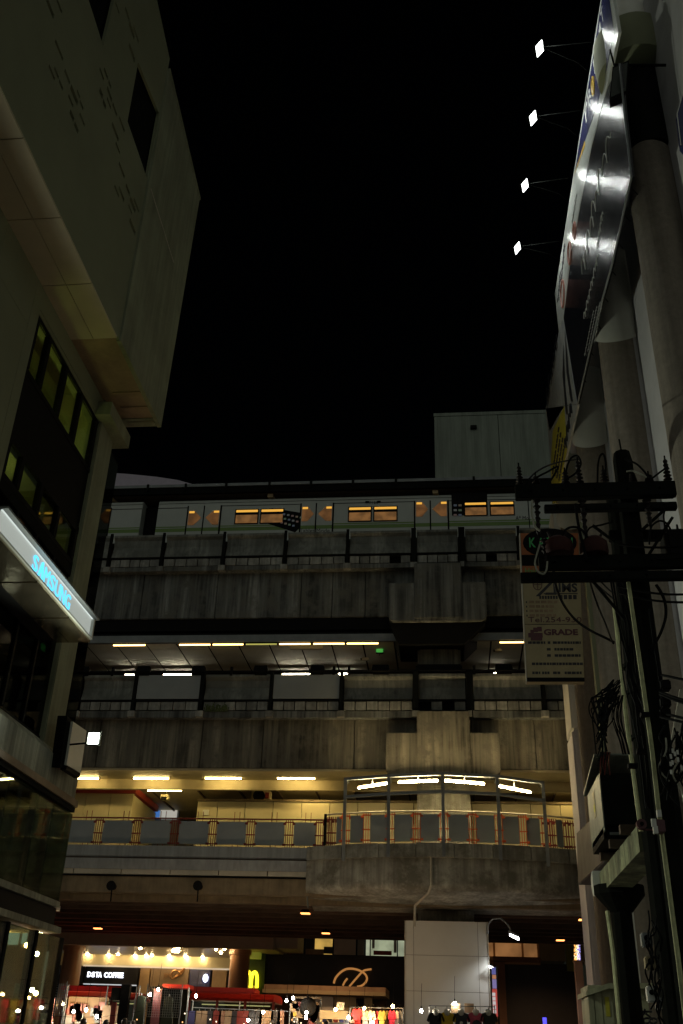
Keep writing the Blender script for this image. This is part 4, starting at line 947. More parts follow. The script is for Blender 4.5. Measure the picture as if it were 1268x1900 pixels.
# top corners run up beyond the frame along the street
def ext_up(p, q, k): return (p[0] + (p[0] - q[0]) * k, p[1] + (p[1] - q[1]) * k)
bb('sheet', [(1117, -14), (1030, 545), (1037, 614), (1046, 590), (1060, 470), (1098, 270), (1127, 160), (1148, 60), (1136, -14)], M['wvinyl'], b1)
MB().ext([onb(*p, .004) for p in ((1120, -14), (1068, 318), (1086, 262), (1110, 190), (1126, 130), (1140, 60), (1130, -14))], (-.006, 0, 0)).build('navy_field', M['navy'], b1)
MB().ext([onb(*p, .004) for p in ((1068, 318), (1067, 322), (1087, 268), (1086, 262))], (-.008, 0, 0)).build('gold_stripe', M['gold'], b1)
for ch, (xa, ya), (xb, yb), w, m in (('P', (1089, 229), (1093, 205), 5, 'white'), ('R', (1094, 200), (1099, 176), 5, 'white'), ('E', (1105, 137), (1108, 118), 5, 'white'), ('N', (1110, 112), (1114, 93), 6, 'white'), ('I', (1116, 80), (1118, 62), 3, 'white'), ('T', (1119, 48), (1122, 32), 5, 'white')):
    a, c = onb(xa, ya, .012), onb(xb, yb, .012); d = onb(xa - w, ya - 2, .012) - a
    text('letter', ch, a, c, a + Vector((0, 0, .42)), M[m], b1, .004)
a = onb(1102, 160, .012)
b = MB()
for r_ in (.2, .11): b.tube([(a.x, a.y + r_ * .8 * math.cos(t * .3927), a.z + r_ * math.sin(t * .3927) * 1.3) for t in range(17)], .03, 5)
b.build('gold_emblem', M['gold'], b1)
for (x_, y_, r_) in ((1067, 428, .22), (1058, 470, .3), (1045, 545, .4)):
    a = onb(x_, y_, .012); MB().tube([(a.x, a.y + r_ * math.cos(t * .3927), a.z + r_ * math.sin(t * .3927)) for t in range(17)], .035, 5).build('pink_circle', M['rprint'], b1)
def scribble(name, p0, p1, amp, n, th, m, par, sl=0):
    """a line of loopy handwriting from p0 to p1 on the board plane"""
    a, c = onb(*p0, .014), onb(*p1, .014); pts = []
    for i in range(n * 10 + 1):
        t = i / (n * 10.0); p = a.lerp(c, t); ph = t * n * 2 * math.pi; A = amp * (.65 + .35 * math.sin(i * .37))
        pts.append((p.x, p.y + A * .35 * math.cos(ph) - 0 * sl, p.z + A * math.sin(ph)))
    MB().tube(pts, th, 4).build(name, m, par)
scribble('script_line', (1041, 545), (1049, 450), .12, 9, .016, M['ink'], b1)
scribble('script_line', (1036, 560), (1042, 500), .10, 7, .014, M['ink'], b1)
for y_ in (360, 372, 386, 398):
    a, c = onb(1062 + (400 - y_) * .15, y_ + 14, .012), onb(1066 + (400 - y_) * .15, y_, .012); MB().tube([a, c], .014, 4).build('print_line', M['panel_plain'], b1)
b2 = thing('billboard', 'glossy black billboard with white handwriting below the navy one', 'billboard', AX(1110, 400, XBd))
bb('sheet', [(1046, 590), (1072, 750), (1110, 585), (1136, 490), (1172, 328), (1160, 220), (1150, 118), (1128, 162), (1098.5, 271), (1060.5, 471)], M['bvinyl'], b2)
MB().tube([AX(p[0], p[1], XBd - .02) for p in ((1150, 118), (1160, 220), (1172, 328), (1136, 490), (1110, 585), (1072, 750))], .022, 6).build('edge_trim', M['gsteel'], b2)
for k in range(8):
    q = AX(1168 - k * 13, 345 + k * 50, XBd); MB().tube([q, q + Vector((.12, -.05, -.3))], .012, 4).build('hanging_tie', M['wire'], b2)
gp = M['white']
scribble('script_line', (1082, 505), (1102, 395), .34, 4, .010, gp, b2); scribble('script_line', (1100, 400), (1135, 240), .32, 5, .010, gp, b2)
scribble('script_line', (1085, 590), (1112, 470), .13, 10, .008, gp, b2)
scribble('script_line', (1110, 460), (1120, 390), .13, 7, .008, gp, b2)
for i in range(4): scribble('script_line', (1086 + i * 6, 660 - i * 8), (1103 + i * 6, 575 - i * 8), .04, 14, .004, gp, b2)
b3 = thing('billboard', 'grey billboard with black hand lettering at the far end of the row', 'billboard', AX(1030, 700, XBd))
bb('sheet', [(1046, 591), (1037, 616), (1013, 757), (1020, 800), (1048, 752), (1071, 750), (1066, 720)], M['gvinyl'], b3)
bb('sheet', [(1013, 758), (1016, 790), (1022, 862), (1027, 800), (1047, 753)], M['gvinyl'], b3)
vs = [onb(1016, 762, .012), onb(1036, 640, .012)]
text('hand_lettering', 'full score', vs[0], vs[1], vs[0] + Vector((0, 0, .75)), M['ink'], b3, .004, .0, .3)
for pts_ in (((1049, 612), (1056, 690), (1064, 745), (1060, 745), (1052, 690)), ((1046, 640), (1050, 720), (1055, 770), (1051, 768), (1045, 700))):
    MB().ext([onb(*p, .008) for p in pts_], (-.004, 0, 0)).build('dark_figure', M['ink'], b3)
bb('sheet', [(1048, 753), (1040, 895), (1072, 751)], M['gvinyl'], b3)
scribble('script_line', (1050, 830), (1062, 752), .25, 6, .03, M['ink'], b3)
b4 = thing('billboard', 'yellow billboard with rows of black print below the grey one', 'billboard', AX(1035, 830, XBd))
bb('sheet', [(1047, 754), (1026, 800), (1022, 863), (1025, 935), (1032, 930), (1041, 890), (1052, 835)], M['yvinyl'], b4, X=XBd - .01)
for i in range(4):
    a, c = AX(1026 + i * 4, 880 + i * 4, XBd - .02), AX(1038 + i * 3.6, 792 + i * 10, XBd - .02)
    for k in range(9):
        u0, u1 = k / 9 + .012, (k + 1) / 9 - .012 - .03 * (k % 3 == 1)
        MB().tube([a.lerp(c, u0), a.lerp(c, u1)], .035, 4).build('print_word', M['ink'], b4)
# --- arm lamps of the billboard
WORDS = ('topmost', 'second from the top', 'third from the top', 'lowest')
for i, (q, arm) in enumerate((((1001, 90), (1098, 80)), ((989, 219), (1076, 207)), ((974, 344), (1055, 332)), ((960, 460), (1038, 449)))):
    a = AX(arm[0], arm[1], XBd); h = AY(q[0], q[1], a.y)
    t = thing('arm_lamp', 'square white flood lamp on a long thin arm beside the billboard, ' + WORDS[i], 'lamp', h, 'flood lamps lighting the billboard')
    u = Vector((.80, -.25, -.55)).normalized()                        # aimed down at the board
    e1 = u.cross(Vector((0, 1, 0))).normalized(); e2 = u.cross(e1)
    s = .135
    sq = lambda c_, k: [c_ + e1 * k + e2 * k, c_ + e1 * k - e2 * k, c_ - e1 * k - e2 * k, c_ - e1 * k + e2 * k]
    MB().hexa(sq(h, s), sq(h + u * .02, s)).build('lit_glass', floodw, t)
    MB().hexa(sq(h - u * .004, s + .025), sq(h - u * .14, s * .6)).build('housing', M['dsteel'], t)
    ll = bpy.data.lights.new('lamp_beam', 'SPOT'); ll.energy = 95; ll.color = (.95, 1, .94); ll.spot_size = math.radians(158); ll.spot_blend = .35; ll.shadow_soft_size = .12
    lo = link('lamp_beam', ll, t, h + u * .04); lo.rotation_euler = u.to_track_quat('-Z', 'Y').to_euler()
    hb = h - u * .12
    MB().tube([hb, hb + Vector((.1, 0, .02)), a + Vector((0, 0, .04))], .012, 6).build('arm', M['dsteel'], t)
    MB().tube([hb + Vector((.15, 0, .02)), a + Vector((-.25, .55, .05)), a + Vector((0, .8, .06))], .008, 6).build('stay', M['dsteel'], t)
# unlit flood lamp near the top right
p = AY(1150, 148, 13.4); t = thing('unlit_flood_lamp', 'large unlit dark flood lamp on a bar in front of the top right fin', 'lamp', p)
q = [AY(x_, y_, 13.4) for x_, y_ in ((1137, 124), (1167, 112), (1163, 172), (1131, 186))]
MB().hexa(q, [v + Vector((.05, .22, .03)) for v in q]).build('housing', M['black'], t)
MB().hexa([v.lerp(p, .12) + Vector((0, -.012, 0)) for v in q], [v.lerp(p, .12) + Vector((0, -.002, 0)) for v in q]).build('glass', mat('lamp_glass', (.03, .04, .032), .35, var=.1, spec=.25), t)
MB().tube([AY(1140, 121, 13.5), AY(1270, 121, 13.6), AY(1400, 120, 13.8)], .03).build('bar', M['black'], t)
MB().tube([AY(1132, 92, 13.5), AY(1140, 121, 13.5)], .02).build('stay', M['black'], t)
# small navy blade at the right edge
p = AY(1262, 215, 12.5); t = thing('blade_sign', 'navy blade sign with white trim at the upper right edge', 'sign', p)
q = [AY(x_, y_, 12.5) for x_, y_ in ((1272, 160), (1257, 212), (1264, 270), (1290, 300), (1290, 150))]
MB().hexa(q, [v + Vector((0, .12, 0)) for v in q]).build('sign_face', M['navy'], t)
MB().tube([v + Vector((-.004, -.01, 0)) for v in q[:3]], .008, 5).build('trim', M['white'], t)
# --- tall cream blade sign
Ys = 25.0
def sg_(px, py): return AY(px, py, Ys)
bs = thing('blade_sign', 'tall cream blade sign with an orange top panel and black lettering behind the pole', 'sign', sg_(1025, 1265))
TL, TR, BL, BR = sg_(965, 990), sg_(1074, 990), sg_(978, 1265), sg_(1085, 1265)
def sp_(u, v, d=0): p = TL.lerp(TR, u).lerp(BL.lerp(BR, u), v); return p + Vector((0, -d, 0))
def spanel(name, u0, u1, v0, v1, m, d0=0, d1=.02):
    q = [sp_(u0, v0, d0), sp_(u1, v0, d0), sp_(u1, v1, d0), sp_(u0, v1, d0)]
    return MB().hexa(q, [v + Vector((0, -(d1 - d0), 0)) for v in q]).build(name, m, bs)
spanel('sign_back', 0, 1, 0, 1, M['signcream'], -.22, 0)
spanel('orange_panel', .01, .99, .0, .155, M['signorange'], .002, .02)
spanel('orange_panel', .01, .30, .235, .305, M['signorange'], .002, .02)
spanel('dark_panel', .01, .99, .158, .232, M['black'], .002, .02); spanel('cream_panel', .31, .99, .235, .305, M['signcream'], .002, .02)
spanel('cream_panel', .01, .99, .31, .63, M['signcream'], .002, .02); spanel('cream_panel', .01, .99, .635, .975, M['signcream'], .002, .02)
spanel('rule', .01, .99, .631, .634, M['ink'], .002, .022); spanel('bottom_edge', 0, 1, .976, 1, M['black'], .002, .03)
MB().hexa([sp_(-.012, 0, .03), sp_(0, 0, .03), sp_(0, 0, -.2), sp_(-.012, 0, -.2)], [sp_(-.012, 1, .03), sp_(0, 1, .03), sp_(0, 1, -.2), sp_(-.012, 1, -.2)]).build('edge_trim', M['whitepanel'], bs)
c_ = sp_(.5, .07, .024); c2 = sp_(.96, .07, .024) - c_
el = [c_ + Vector((math.cos(t * .2618) * c2.length, 0, math.sin(t * .2618) * .46)) for t in range(24)]
MB().hexa(el, [v + Vector((0, -.012, 0)) for v in el]).build('black_oval', M['black'], bs)
def stext(s, u0, u1, v0, v1, m, d=.024, **k): return text('lettering', s, sp_(u0, v1, d), sp_(u1, v1, d), sp_(u0, v0, d), M[m], bs, .006, **k)
for ch, u in (('K', .15), ('A', .30), ('P', .45), ('O', .60), ('N', .78)): stext(ch, u, u + .11, .035, .105, 'signgreen', .04, bold=.02)
stext('Hair', .06, .27, .25, .292, 'signgreen')
# drawn A with a long slanted leg, then the rest of the name
pa = [sp_(.22, .445, .024), sp_(.29, .445, .024), sp_(.53, .36, .024), sp_(.53, .42, .024), sp_(.40, .42, .024), sp_(.38, .435, .024), sp_(.58, .435, .024), sp_(.58, .33, .024), sp_(.52, .33, .024)]
for tri in ((0, 1, 7, 8), (5, 6, 3, 4), (2, 3, 6, 7)): q = [pa[i] for i in tri]; MB().hexa(q, [v + Vector((0, -.006, 0)) for v in q]).build('lettering', M['ink'], bs)
stext('IMS', .62, .94, .355, .418, 'ink', bold=.03)
spanel('rule', .36, .94, .424, .430, M['ink'], .021, .026)
for i in range(7): spanel('small_print', .28 + i * .047, .315 + i * .047, .442, .463, M['ink'], .021, .026)
for i in range(4): spanel('small_print', .62 + i * .08, .68 + i * .08, .436, .465, M['ink'], .021, .026)
g = sp_(.26, .365, .026)
MB().tube([g + Vector((.12 * math.cos(t * .3927), 0, .16 * math.sin(t * .3927))) for t in range(17)], .01, 4).tube([g + Vector((0, 0, -.15)), g + Vector((0, 0, .15))], .01, 4).tube([g + Vector((-.1, 0, 0)), g + Vector((.1, 0, 0))], .01, 4).build('globe_emblem', M['signred'], bs)
for r_ in range(4):
    v = .475 + r_ * .03
    spanel('bullet', .045, .065, v + .004, v + .016, M['ink'], .021, .026)
    x_ = .10
    for k in range(5):
        w = random.uniform(.05, .1); spanel('small_print', x_, x_ + w, v, v + .017, M['soffit2'], .021, .025); x_ += w + .02
stext('Tel.254-930', .07, .99, .585, .62, 'signred')
stext('GRADE', .33, .92, .665, .705, 'signred', bold=.04)
for i, (u, v, w) in enumerate(((.10, .67, .06), (.15, .655, .08), (.22, .65, .08), (.06, .69, .25), (.10, .71, .2))): spanel('paw_emblem', u, u + w, v, v + .03, M['signred'], .021 + i * .0006, .027 + i * .0006)
for v, ranges in ((.752, ((.05, .35), (.39, .44), (.48, .96))), (.795, ((.37, .45), (.5, .85))), (.835, ((.37, .45), (.5, .97))), (.888, ((.1, .98),)), (.945, ((.1, .24), (.27, .42), (.46, .6), (.66, .98)))):
    for u0, u1 in ranges:
        x_ = u0
        while x_ < u1 - .02:
            w = random.uniform(.03, .07); spanel('small_print', x_, min(x_ + w, u1), v - .007, v + .009, M['ink'], .021, .025); x_ += w + .009
a, c = sg_(1079, 990), sg_(1119, 1430)
MB().box(a.x, a.x + .36, Ys + .02, Ys + .3, 0, a.z + .4).build('sign_mast', M['lbwall'], bs)
for z in (a.z - .3, a.z - 3): MB().box(a.x + .36, XC - .2, Ys + .1, Ys + .2, z, z + .1).build('sign_strut', M['dsteel'], bs)

# ================================================================== far buildings
t = thing('far_building', 'plain pale windowless building block rising behind the train on the right', 'building', (10, 70, 0))
a, c = AY(806, 777, 66), AY(1100, 762, 66)
for x0, x1 in ((a.x, AY(925, 800, 66).x), (AY(925, 800, 66).x + .05, 14), (14.05, 24)):
    MB().box(x0, x1, 66, 80, 0, AY((806 + 1015) / 2, 770, 66).z).build('wall', M['bgwall'], t)
MB().box(a.x - .05, 24, 65.95, 66.3, AY(910, 770, 66).z + .004, AY(910, 768, 66).z + .2).build('parapet', M['bgwall'], t)
q = AY(879, 794, 66); pbox('vent', M['dsteel'], t, q.x - .25, q.x + .25, 65.8, 66, q.z - .15, q.z + .15)
t = thing('far_building', 'far hall with a pale lilac curved roof edge above the train on the left', 'building', (-30, 75, 0))
pts = [AY(x_, y_, 72) for x_, y_ in ((60, 872), (195, 876), (240, 879), (290, 884), (330, 890), (362, 899), (365, 960), (60, 960))]
MB().ext(pts, (0, 6, 0)).build('curved_roof', M['lilac'], t, bev=.05)
MB().box(pts[0].x, pts[6].x, 72.1, 77.9, 0, pts[6].z).build('wall', M['bgwall'], t)
MB().box(pts[1].x, pts[4].x, 71.9, 71.99, pts[5].z - .5, pts[5].z - .2).build('roof_trim', M['strip'], t)

# ================================================================== utility poles
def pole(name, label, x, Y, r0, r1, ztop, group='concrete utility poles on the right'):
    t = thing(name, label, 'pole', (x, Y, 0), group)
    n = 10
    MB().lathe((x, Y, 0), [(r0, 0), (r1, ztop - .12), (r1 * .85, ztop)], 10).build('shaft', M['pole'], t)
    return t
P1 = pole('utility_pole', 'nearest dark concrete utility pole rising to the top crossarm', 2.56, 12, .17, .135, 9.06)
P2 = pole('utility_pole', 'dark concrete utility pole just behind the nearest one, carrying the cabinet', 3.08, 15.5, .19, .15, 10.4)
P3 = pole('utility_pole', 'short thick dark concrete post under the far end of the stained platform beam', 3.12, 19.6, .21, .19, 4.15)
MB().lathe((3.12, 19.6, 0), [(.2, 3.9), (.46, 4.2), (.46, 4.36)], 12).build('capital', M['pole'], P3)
MB().tube([(2.56, 12, 9.05), (2.55, 12, 9.3)], .012).build('spike', M['dsteel'], P1)
# pale tubes carry the flood lamp's rim light on the poles' left edges
def rim_strip(par, pts, r): MB().tube(pts, r, 6).build('rim_strip', M['rim_strip'], par)
rim_strip(P2, [AY(1140, 1122, 15.3), AY(1164, 1345, 15.3), AY(1184, 1500, 15.3), AY(1190, 1543, 15.3)], .035)
rim_strip(P1, [AY(1163, 1060, 11.83), AY(1192, 1260, 11.83), AY(1210, 1390, 11.83), AY(1222, 1500, 11.83), AY(1255, 1750, 11.83), AY(1280, 1950, 11.83)], .028)
rim_strip(P3, [AY(1127, 1690, 19.35), AY(1137, 1760, 19.35), AY(1150, 1900, 19.35)], .04)
for px, py in ((1190, 1398), (1197, 1330), (1174, 1425)): pbox('clamp', M['black'], P1, AY(px, py, 11.8).x - .05, AY(px, py, 11.8).x + .06, 11.76, 11.85, AY(px, py, 11.8).z, AY(px, py, 11.8).z + .05)
for px, py, p_ in ((1140, 1240, P2), (1166, 1290, P2), (1172, 1372, P2)):
    q = AY(px, py, 15.5); MB().lathe((3.08, 15.5, 0), [(.2, q.z), (.2, q.z + .06)], 12).build('pole_band', M['dsteel'], p_)
# platform beam between pole and post
bmz = AX(1100, 1640, 2.85); 
t = thing('platform_beam', 'stained concrete platform beam with rounded end running between two poles', 'beam', (2.95, 17.7, 4.2))
q0 = AX(1183, 1540, 2.85); q1 = AX(1096, 1632, 2.85)
y0, y1 = q0.y, 20.1
z1_ = AX(1140, 1585, 2.85).z; z0_ = AX(1140, 1632, 2.85).z
MB().hexa([(2.85, y0, z0_), (3.3, y0, z0_), (3.3, y0, z1_), (2.85, y0, z1_)], [(2.85, y1, z0_), (3.3, y1, z0_), (3.3, y1, z1_), (2.85, y1, z1_)]).build('beam', M['beamc'], t)
MB().ext([(2.72, y1 - .05 + .3 * math.sin(a_), (z0_ + z1_) / 2 + (z1_ - z0_) * .62 * math.cos(a_)) for a_ in [k * math.pi / 8 for k in range(9)]], (.5, 0, 0)).build('rounded_end', M['whitepanel'], t)
for k in range(3): pbox('cross_plank', M['dark_conc'], t, 2.7, 3.6, y0 + .6 + k * 1.2, y0 + .75 + k * 1.2, z1_ + .004, z1_ + .14)
# grey cabinet with open lid on the platform
cb = thing('metal_cabinet', 'grey green metal cabinet with raised lid and yellow label above the platform beam', 'cabinet', (2.95, 17.6, z1_ + .1))
XCb = 2.62
f0, f1, f2, f3 = AX(1091, 1468, XCb), AX(1112, 1440, XCb), AX(1118, 1548, XCb), AX(1099, 1576, XCb)
yb0, yb1 = min(f1.y, f2.y), max(f0.y, f3.y); zb0, zb1 = (f2.z + f3.z) / 2, (f0.z + f1.z) / 2
MB().box(XCb, XCb + .02, yb0, yb1, zb0, zb1).build('side_sheet', M['cab'], cb)
MB().box(XCb + .021, XCb + .75, yb0, yb1 - .0, zb0 + .1, zb1).build('cabinet_box', M['dsteel'], cb, bev=.01)  # shade of the front put into dark steel, lit side sheet paler
MB().hexa([(XCb - .06, yb0 - .05, zb1 + .3), (XCb + .8, yb0 - .05, zb1 + .3), (XCb + .8, yb1 + .1, zb1 + .01), (XCb - .06, yb1 + .1, zb1 + .01)], [(XCb - .06, yb0 - .05, zb1 + .33), (XCb + .8, yb0 - .05, zb1 + .33), (XCb + .8, yb1 + .1, zb1 + .04), (XCb - .06, yb1 + .1, zb1 + .04)]).build('lid', M['cab'], cb)
ym = (yb0 + yb1) / 2
MB().box(XCb - .006, XCb - .001, ym - .1, ym + .14, zb0 + .4, zb0 + .85).build('label_plate', M['signcream'], cb)
MB().box(XCb - .009, XCb - .0065, ym - .05, ym + .1, zb0 + .5, zb0 + .62).build('label_mark', M['yvinyl'], cb)
for k in range(2): MB().tube([(XCb + .1, yb0 + .1 + k * .35, zb0 - .02), (XCb + .75, yb0 + .1 + k * .35, zb0 - .02)], .025).build('frame_bar', M['gsteel'], cb)
MB().box(XCb, XCb + .6, yb0 + .1, yb1 - .1, z1_ + .15, zb0 + .09).build('equipment_base', M['black'], cb)
# crossarms
YC = 12.0
def arm(label, x0, x1, y0, y1, Y, grp=None, m='dsteel', par=None):
    a, c = AY(x0, (y0 + y1) / 2, Y), AY(x1, (y0 + y1) / 2, Y); h = abs(AY((x0 + x1) / 2, y0, Y).z - AY((x0 + x1) / 2, y1, Y).z)
    z = AY((x0 + x1) / 2, (y0 + y1) / 2, Y).z
    t = thing('crossarm', label, 'crossarm', ((a.x + c.x) / 2, Y, z - h / 2), 'crossarms on the utility poles')
    MB().box(a.x, c.x, Y - .05, Y + .05, z - h / 2, z + h / 2).build('beam', M[m], t, bev=.008)
    for k in range(5): MB().tube([(a.x + (c.x - a.x) * (k + .5) / 5, Y - .09, z), (a.x + (c.x - a.x) * (k + .5) / 5, Y + .09, z)], .014, 6).build('bolt', M['black'], t)
    return t, z + h / 2, z - h / 2
A1, zt_a, zb_a = arm('thick topmost crossarm carrying insulators on the poles', 956, 1254, 898, 924, YC - .25)
A2, _, _ = arm('thin second crossarm below the topmost one', 1010, 1256, 936, 948, YC - .22)
A3, zt_c, zb_c = arm('thick third crossarm crossing the orange sign', 1000, 1300, 1031, 1056, YC - .25)
A4, _, _ = arm('thin lowest crossarm at the foot of the orange sign', 966, 1300, 1062, 1078, YC - .22)
A1b, _, _ = arm('rear crossarm behind the topmost one on the second pole', 1002, 1250, 906, 926, 15.1)
A5, _, _ = arm('short equipment crossarm right of the nearest pole', 1130, 1268, 985, 1003, YC + .3)
# braces
for par, (p, q) in ((A3, ((1205, 1028), (1248, 960))), (A3, ((1160, 1150), (1100, 1078))), (A1, ((1100, 975), (1140, 1005))), (A1, ((1240, 940), (1190, 985)))):
    MB().tube([AY(*p, YC - .15), AY(*q, YC - .15)], .022, 6).build('brace', M['dsteel'], par)
def insul(label, px, py, h, Y, par_ar, cat='insulator', tilt=0, hang=False, grp='insulators on the topmost crossarm'):
    p = AY(px, py, Y); t = thing('insulator', label, cat, p, grp)
    n = 4 if h < .3 else 6; prof = []
    for k in range(n):
        z = h * k / n; prof += [(.022, z), (.062 - .006 * k, z + h / n * .35), (.03, z + h / n * .6)]
    prof.append((.018, h))
    sgn = -1 if hang else 1
    MB().lathe(p, [(r, sgn * z) for r, z in prof], 10).build('sheds', M['ceramic'], t)
    MB().tube([p + Vector((0, 0, sgn * h)), p + Vector((0, 0, sgn * (h + .06)))], .012, 6).build('pin', M['dsteel'], t)
    return p
YI = YC - .25
insul('tall ribbed insulator at the left tip of the topmost crossarm', 965, 900, .30, YI, A1)
insul('squat insulator second from the left on the topmost crossarm', 995, 900, .14, YI, A1)
insul('wide squat insulator beside the yellow billboard on the topmost crossarm', 1050, 898, .20, YI, A1)
insul('tall thin surge arrester left of the pole on the topmost crossarm', 1076, 897, .36, YI, A1)
insul('small insulator with a cable loop just left of the nearest pole', 1122, 894, .20, YI, A1)
insul('squat insulator just right of the nearest pole', 1175, 894, .14, YI, A1)
insul('small insulator right of the squat one on the topmost crossarm', 1205, 893, .10, YI, A1)
insul('tall dark surge arrester at the right end of the topmost crossarm', 1240, 892, .34, YI, A1)
g2 = 'drop fuses hanging under the crossarms'
for px, py, h, l in ((995, 926, .55, 'long drop fuse hanging at the left end in front of the train'), (1080, 926, .6, 'long drop fuse hanging left of the poles'), (1200, 926, .4, 'short drop fuse hanging right of the nearest pole'), (1010, 1000, .45, 'fat drop fuse hanging over the orange panel of the sign')):
    insul(l, px, py, h, YI - .03, A1, 'fuse', hang=True, grp=g2)
for px, py, w, l in ((1038, 1016, .20, 'small rounded transformer left on the third crossarm'), (1104, 1016, .19, 'small rounded transformer right on the third crossarm')):
    p = AY(px, 1031, YI); z = AY(px, 1005, YI).z
    t = thing('transformer', l, 'transformer', p, 'small transformers on the third crossarm')
    MB().lathe(p, [(w * .9, 0), (w, .05), (w * .95, .18), (w * .6, .25), (.05, .27)], 14).build('tank', mat('maroon_tank_%d' % px, (.045, .014, .012), .7, var=.3, spec=.2), t, smooth=True)
    for dx in (-.08, .08): MB().tube([p + Vector((dx, 0, .24)), p + Vector((dx * 1.6, 0, .36))], .025, 6, .012).build('bushing', M['ceramic'], t)
p = AY(1255, 985, YC); t = thing('transformer', 'black boxy transformer at the far right on the third crossarm', 'transformer', p, 'small transformers on the third crossarm')
MB().box(p.x - .2, p.x + .3, YC - .2, YC + .2, zt_c + .01, zt_c + .42).build('tank', M['black'], t, bev=.04)
for dx in (-.12, .02, .16): MB().tube([p + Vector((dx, 0, zt_c + .4 - p.z)), p + Vector((dx, 0, zt_c + .58 - p.z))], .03, 6, .012).build('bushing', M['ceramic'], t)
# cables
def sag(p, q, s=.2, n=10):
    return [p.lerp(q, i / n) + Vector((0, 0, -4 * s * (i / n) * (1 - i / n))) for i in range(n + 1)]
def spline(pp, n=6):
    out = []
    P = [pp[0]] + pp + [pp[-1]]
    for i in range(1, len(P) - 2):
        for k in range(n):
            t = k / n; a, b_, c, d = P[i - 1], P[i], P[i + 1], P[i + 2]
            out.append(.5 * ((2 * b_) + (c - a) * t + (2 * a - 5 * b_ + 4 * c - d) * t * t + (3 * b_ - 3 * c + d - a) * t ** 3))
    out.append(pp[-1]); return out
def cable(label, pix, Y, r=.014, m='wire'):
    pts = spline([AY(x_, y_, Y if not isinstance(Y, (list, tuple)) else Y[i]) for i, (x_, y_) in enumerate(pix)])
    o = MB().tube(pts, r, 6).build('cable', M[m], None)
    return tag(o, label, 'cable', 'cables looping round the utility poles')
YW = YI - .12
cable('thin cable arching from the leftmost insulator to the yellow billboard', [(975, 905), (985, 885), (1008, 868), (1040, 857), (1075, 852)], [YI, YI, 12.5, 14, 17])
cable('second thin cable below it at the left crossarm tip', [(975, 910), (990, 890), (1015, 876), (1036, 866), (1022, 892)], YW)
cable('cable loop standing over the wide squat insulator', [(1050, 888), (1052, 868), (1060, 850), (1072, 846), (1078, 862), (1066, 880), (1048, 890)], YW)
cable('narrow hairpin cable loop left of the pole top', [(1109, 895), (1110, 862), (1114, 846), (1120, 843), (1124, 858), (1124, 880)], YW)
cable('cable curving from the pole top to the right arrester', [(1158, 852), (1180, 860), (1196, 875), (1207, 888), (1225, 876), (1240, 866)], YW)
cable('pale bare cable below the curve at the right', [(1163, 875), (1175, 874), (1190, 880), (1200, 886)], YW, .012, 'wirel')
cable('pale cable hanging in a hook over the sign', [(1002, 1010), (996, 1030), (993, 1045), (998, 1060), (1008, 1065), (1014, 1058), (1016, 1042)], YW, .013, 'wirel')
cable('long black cable sagging from the crossarm across the sign to the second pole', [(1026, 1040), (1030, 1080), (1040, 1110), (1055, 1135), (1075, 1156), (1100, 1172), (1125, 1184), (1140, 1192)], [YW, 12.5, 13, 13.5, 14, 14.6, 15, 15.1], .02)
cable('thinner black cable running down beside the sign mast', [(1092, 1065), (1098, 1090), (1110, 1125), (1124, 1158), (1136, 1190), (1140, 1195)], [YW, 12.4, 13, 14, 15, 15.1], .014)
cable('short cable from the lowest crossarm to the second pole', [(1090, 1066), (1108, 1085), (1125, 1100), (1140, 1112)], [YW, 13, 14, 15.1], .014)
cable('second short cable from the lowest crossarm to the second pole', [(1105, 1066), (1118, 1082), (1130, 1094), (1138, 1100)], [YW, 13, 14, 15.1], .012)
cable('heavy cable dropping right of the nearest pole', [(1218, 1085), (1232, 1110), (1236, 1140), (1228, 1170), (1215, 1195), (1205, 1205)], YI, .02)
cable('cable dropping down the right side of the nearest pole', [(1206, 1130), (1212, 1180), (1222, 1240), (1230, 1310), (1232, 1350)], YI, .016)
cable('cable rising in an arch at the right end of the crossarms', [(1205, 1010), (1208, 980), (1222, 967), (1236, 970), (1246, 985)], YW, .013)
cable('tall thin cable at the right edge by the crossarms', [(1235, 985), (1232, 960), (1234, 945)], YW, .012)
cable('cable hanging at the left crossarm tip over the train', [(988, 928), (987, 950), (992, 975), (1002, 985)], YW, .014, 'wirel')
cable('long jumper cable between the first and third crossarms', [(1068, 935), (1072, 965), (1078, 995), (1084, 1020), (1090, 1040)], YW, .02)
cable('jumper arch over the left transformer', [(1040, 1005), (1048, 985), (1062, 978), (1078, 982), (1092, 1000)], YW, .016)
cable('jumper from the second pole to the right transformer', [(1138, 968), (1116, 974), (1094, 980), (1086, 1000)], YW, .012)
for i, (y, y2) in enumerate(((1252, 1260), (1284, 1300), (1288, 1306), (1322, 1332), (1330, 1340))):
    cable('black cable leaving the nearest pole to the right, %s' % ('topmost of the five', 'second from the top', 'third from the top', 'fourth from the top', 'lowest of the five')[i], [(1225, y), (1250, (y + y2) / 2 + 1), (1300, y2 + 8)], [11.7, 11.5, 11.2], .018)
for i, (y, l) in enumerate(((1273, 'topmost'), (1305, 'middle'), (1325, 'lowest'))):
    q = AY(1234, y, 11.7); tag(MB().box(q.x - .06, q.x + .06, 11.62, 11.76, q.z - .06, q.z + .06).build('cable_clamp', M['black'], None, bev=.015), 'black cable clamp right of the nearest pole, %s of three' % l, 'clamp', 'cable clamps')
cv = thing('cable_bundle', 'thick tangle of black telephone cables looping left of the second pole', 'cables', AY(1130, 1300, 15.2))
